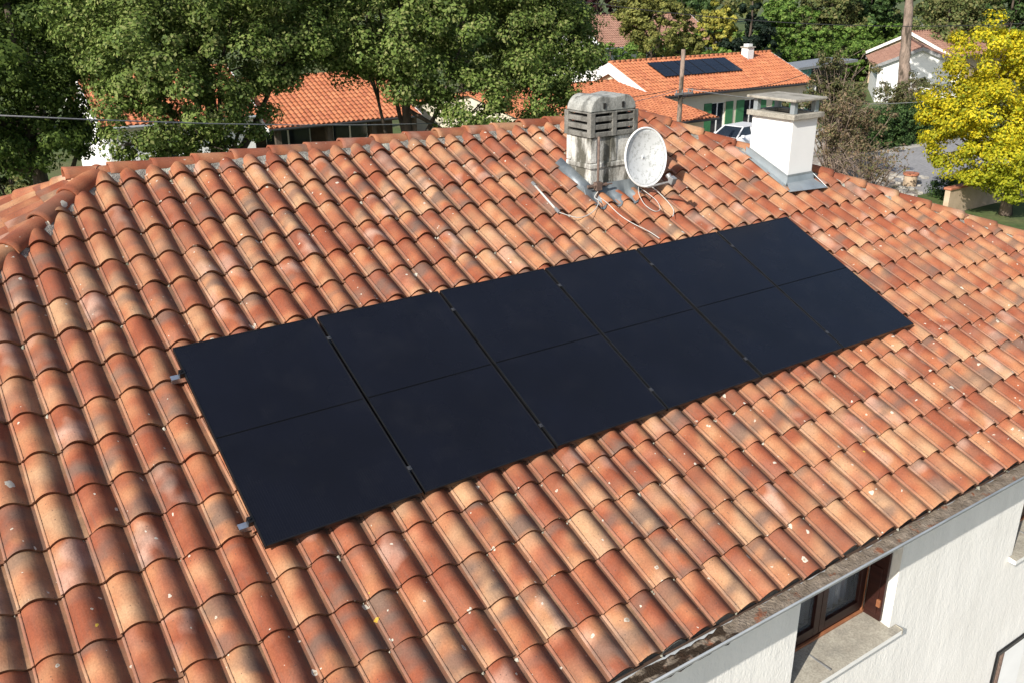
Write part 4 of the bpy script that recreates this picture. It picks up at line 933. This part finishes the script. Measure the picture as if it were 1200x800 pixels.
# house behind the big trees
rh, _ = gable_house('red_roof_house', 'house with orange tiled roof and dark porch seen in the gap between the big trees', 13.2, 21.3, (38.4, 43.6), 35.5, -3.85, -2.0, 2.0, M_or, M_darkwall, 320, [(14.0, 16.4, GZ + .1, GZ + 2.3, 'dark'), (17.6, 19.6, GZ + .1, GZ + 2.3, 'dark')])
for x in (13.6, 16.2, 18.6, 20.9): MB().box(x, x + .26, 35.8, 36.06, GZ, -4.02).build('porch_post', M_bark, rh)  # dark brown on the posts paints in the shade of the porch
gable_house('white_walled_house', 'white walled house with orange roof half hidden behind the left big trees', 6.0, 13.0, (36.3, 44.0), 35.8, -3.2, -1.3, .5, M_or, M_white, 330, [(8.2, 9.2, GZ + 1, GZ + 2.2, 'win')])
gable_house('white_gable_house', 'white walled house glimpsed at the far left through the tree leaves', -6.0, 1.5, (58, 66), 57.4, -2.6, -.8, .6, M_or, M_white, 335, [(-3, -2, GZ + 1, GZ + 2.2, 'win')])
# far house, rotated so that its white gable faces left
gable_house('far_house', 'far house with faded red roof and white gable beside the drooping tree', 54.9, 70, (62.0, 70.0), 61.4, -3.2, -.55, .6, M_rd, M_trim, 340, [], vd=.5)
# white gabled house at right and its shed
wg, _ = gable_house('gabled_house', 'white gabled house behind the bare leaning trunk', 0, 11, (.5, 6.5), 0, GZ + 2.75, GZ + 4.2, .5, M_rd, M_trim, 350, [(2, 3.2, GZ + 1, GZ + 2.2, 'win')], vm=M_grey)
wg.matrix_world = Matrix.Translation((67.6, 33.2, 0)) @ Matrix.Rotation(R_(38), 4, 'Z') @ Matrix.Translation(wg.location)
sh = empty('garden_shed', (57, 38.5, GZ), label='low shed with grey roof edge and turquoise side beyond the neighbour roof', cat='shed')
M_turq = mat_noise('turquoise_panel', (.10, .30, .25), (.16, .38, .32), 2, .7, 0)
MB().box(53, 54.3, 37.4, 39.6, GZ, -3.5).build('side_panel', M_turq, sh); MB().box(54.302, 58.6, 38.2, 39.6, GZ, -3.4).build('wall', M_room, sh)
m = MB(); m.prism([(52.4, 37, -3.47), (59, 37, -3.2), (59, 37, -3.02), (52.4, 37, -3.29)], (0, 0, 0), (0, 2.8, 0)); m.build('roof', M_grey, sh)
gable_house('pink_roof_house', 'small far house with pale pink roof under the pale yellow tree', 66, 74, (66, 73), 65.4, GZ + 2.8, GZ + 4.3, .6, M_rd, M_trim, 360, [])
# pink rubble/stone house bits behind white house
gable_house('brown_roof_house', 'faded brown roofed house right of the white gabled house', 76, 92, (40, 48), 39.5, GZ + 2.8, GZ + 4.7, .5, M_rd, M_beige, 370, [])
# distant pale wall along the top
lowwall('boundary_wall', 'long pale wall at the top edge left of the dark conifer', 128, 160, 150, 150.4, 1.6, M_pale, M_trim)
sheet('far_road', [(60, 108), (190, 108), (230, 118), (60, 122)], .012, M_pale)
# far wood closing the view
rs = random.Random(5); L = []
for i in range(150):
    a = R_(rs.uniform(-22, 88)); d = rs.uniform(150, 260); r = rs.uniform(5, 9); L.append((CP[0] + math.sin(a) * d, CP[1] + math.cos(a) * d, GZ + rs.uniform(3, 7), r, r, r * .9))
leaves('far_woodland', L, 90000, 1.0, L_mid, None, 400, sr=1.4, kind='stuff')
L = []
for i in range(60):
    a = R_(rs.uniform(20, 62)); d = rs.uniform(100, 140); r = rs.uniform(2, 3.6); L.append((CP[0] + math.sin(a) * d, CP[1] + math.cos(a) * d, GZ + rs.uniform(.5, 2.4), r, r, r * .8))
leaves('distant_shrubbery', L, 50000, .5, L_oak, None, 401, sr=.7, kind='stuff')

# ================================================================== POLE, WIRES, CAR
pb = at(784, 128, 46); PX, PY = 30.8, 26.6; ptop = at(789, 61, 46.3)
up_ = empty('utility_pole', (PX, PY, GZ), label='weathered utility pole in front of the orange garage roof', cat='utility pole')
m = MB(); zt = -0.62; m.tube([(PX, PY, GZ), (PX + .03, PY, zt)], [.14, .10], 12); m.build('shaft', M_palebark, up_, smooth=True)
m = MB(); m.box(PX - .5, PX + .7, PY - .17, PY - .12, -2.72, -2.62); 
for dx in (-.4, .0, .4, .65): m.tube([(PX + dx, PY - .14, -2.62), (PX + dx, PY - .14, -2.48)], .035, 8)
m.build('crossarm', M_grey, up_)
def sag(a, b, s, n=14):
    a, b = Vector(a), Vector(b); return [a.lerp(b, t / n) - Up * (s * 4 * (t / n) * (1 - t / n)) for t in range(n + 1)]
def oh(pts, r, mat, label, group='overhead wires'):
    m = MB(); m.tube(pts, r, 5); m.build('overhead_wire', mat, None, smooth=True, label=label, cat='overhead wire', group=group)
hook = Vector((PX, PY - .14, -2.45))
oh(sag(at(-60, 133, 16), hook, .75), .0125, M_greycable, 'thick grey twisted wire crossing in front of the big leafy trees')
oh(sag(hook + Vector((.4, 0, 0)), Vector(at(960, 80, 60)), .5), .02, M_blackcable, 'dark wire running right from the pole over the neighbour roof')
oh(sag(hook + Vector((.65, 0, 0)), (36.0, 31.9, -3.8), .15), .018, M_blackcable, 'short dark service wire from the pole to the neighbour eave')
oh(sag(at(560, 108, 40), hook + Vector((-.4, 0, .05)), .5), .016, M_blackcable, 'thin dark wire reaching the pole from the left above the white verge')
oh(sag(at(640, -4, 48), at(1230, 26, 60), .7), .022, M_blackcable, 'dark wire crossing near the top edge in front of the conifer')
oh(sag(hook + Vector((.2, 0, 0)), Vector(at(1240, 95, 62)), 1.0), .016, M_greycable, 'thin wire running right from the pole in front of the half bare shrubs')

M_carp = mat_noise('white_car_paint', (.74, .75, .77), (.80, .81, .83), 1, .22, 0, spec=.6)
M_tyre = mat_noise('tyre_rubber', (.02, .02, .02), (.035, .035, .035), 8, .85, .1)
car = empty('parked_car', (0, 0, 0), label='white hatchback parked beside the neighbour house, half hidden by the roof hip', cat='car'); car['_local'] = 1
secs = [(-2.0, .42, .62, .74), (-1.9, .30, .74, .82), (-1.2, .26, .92, .86), (-.75, .26, .98, .87), (.2, .26, 1.0, .88), (1.2, .26, 1.02, .87), (1.8, .28, .98, .84), (1.98, .40, .86, .76)]
V = []; F = []
for x, zb_, zt_, hw in secs: V += [(x, -hw * .93, zb_), (x, -hw, (zb_ + zt_) / 2), (x, -hw * .94, zt_), (x, 0, zt_ + .03), (x, hw * .94, zt_), (x, hw, (zb_ + zt_) / 2), (x, hw * .93, zb_)]
for i in range(len(secs) - 1):
    for k in range(6): F.append((i * 7 + k, i * 7 + k + 1, (i + 1) * 7 + k + 1, (i + 1) * 7 + k))
F += [tuple(range(7)), tuple(range((len(secs) - 1) * 7, len(secs) * 7))]
m = MB(); m.add(V, F); m.build('body', M_carp, car, smooth=True)
m = MB(); m.add([(-1.05, -.76, .95), (1.85, -.76, .97), (1.35, -.60, 1.42), (-.30, -.60, 1.44), (-1.05, .76, .95), (1.85, .76, .97), (1.35, .60, 1.42), (-.30, .60, 1.44)], [(0, 1, 2, 3), (4, 7, 6, 5), (0, 3, 7, 4), (1, 5, 6, 2)]); m.build('windows', M_darkglass, car)
m = MB(); m.box(-.33, 1.42, -.62, .62, 1.425, 1.47); 
for s in (-1, 1):
    for xa, xb in ((-1.07, -.32), (.42, .40), (1.88, 1.38)): m.tube([(xa, s * .775, .96), (xb, s * .615, 1.44)], .045, 6)
m.build('roof', M_carp, car, bevel=.02)
for x in (-1.25, 1.25):
    for s in (-1, 1):
        m = MB(); m.tube([(x, s * .70, .31), (x, s * .90, .31)], .31, 20); wv = m.build('wheel', M_tyre, car); wv['_local'] = 1
        m = MB(); m.tube([(x, s * .895, .31), (x, s * .915, .31)], .20, 12); m.build('rim', M_alu, wv)
for s in (-1, 1):
    m = MB(); m.box(-2.0, -1.86, s * .62 - .14, s * .62 + .14, .66, .80); m.build('headlight', M_glass, car, bevel=.03)
    m = MB(); m.box(1.88, 2.0, s * .64 - .12, s * .64 + .12, .72, .95); m.build('taillight', M_redcop, car, bevel=.02)
    m = MB(); m.box(-.75, -.6, s * .92 - .09, s * .92 + .09, .95, 1.08); m.build('mirror', M_carp, car, bevel=.02)
car.matrix_world = Matrix.Translation((38.0, 29.3, GZ + .01)) @ Matrix.Rotation(R_(8), 4, 'Z')

for o in bpy.data.objects:
    if '_local' in o: del o['_local']
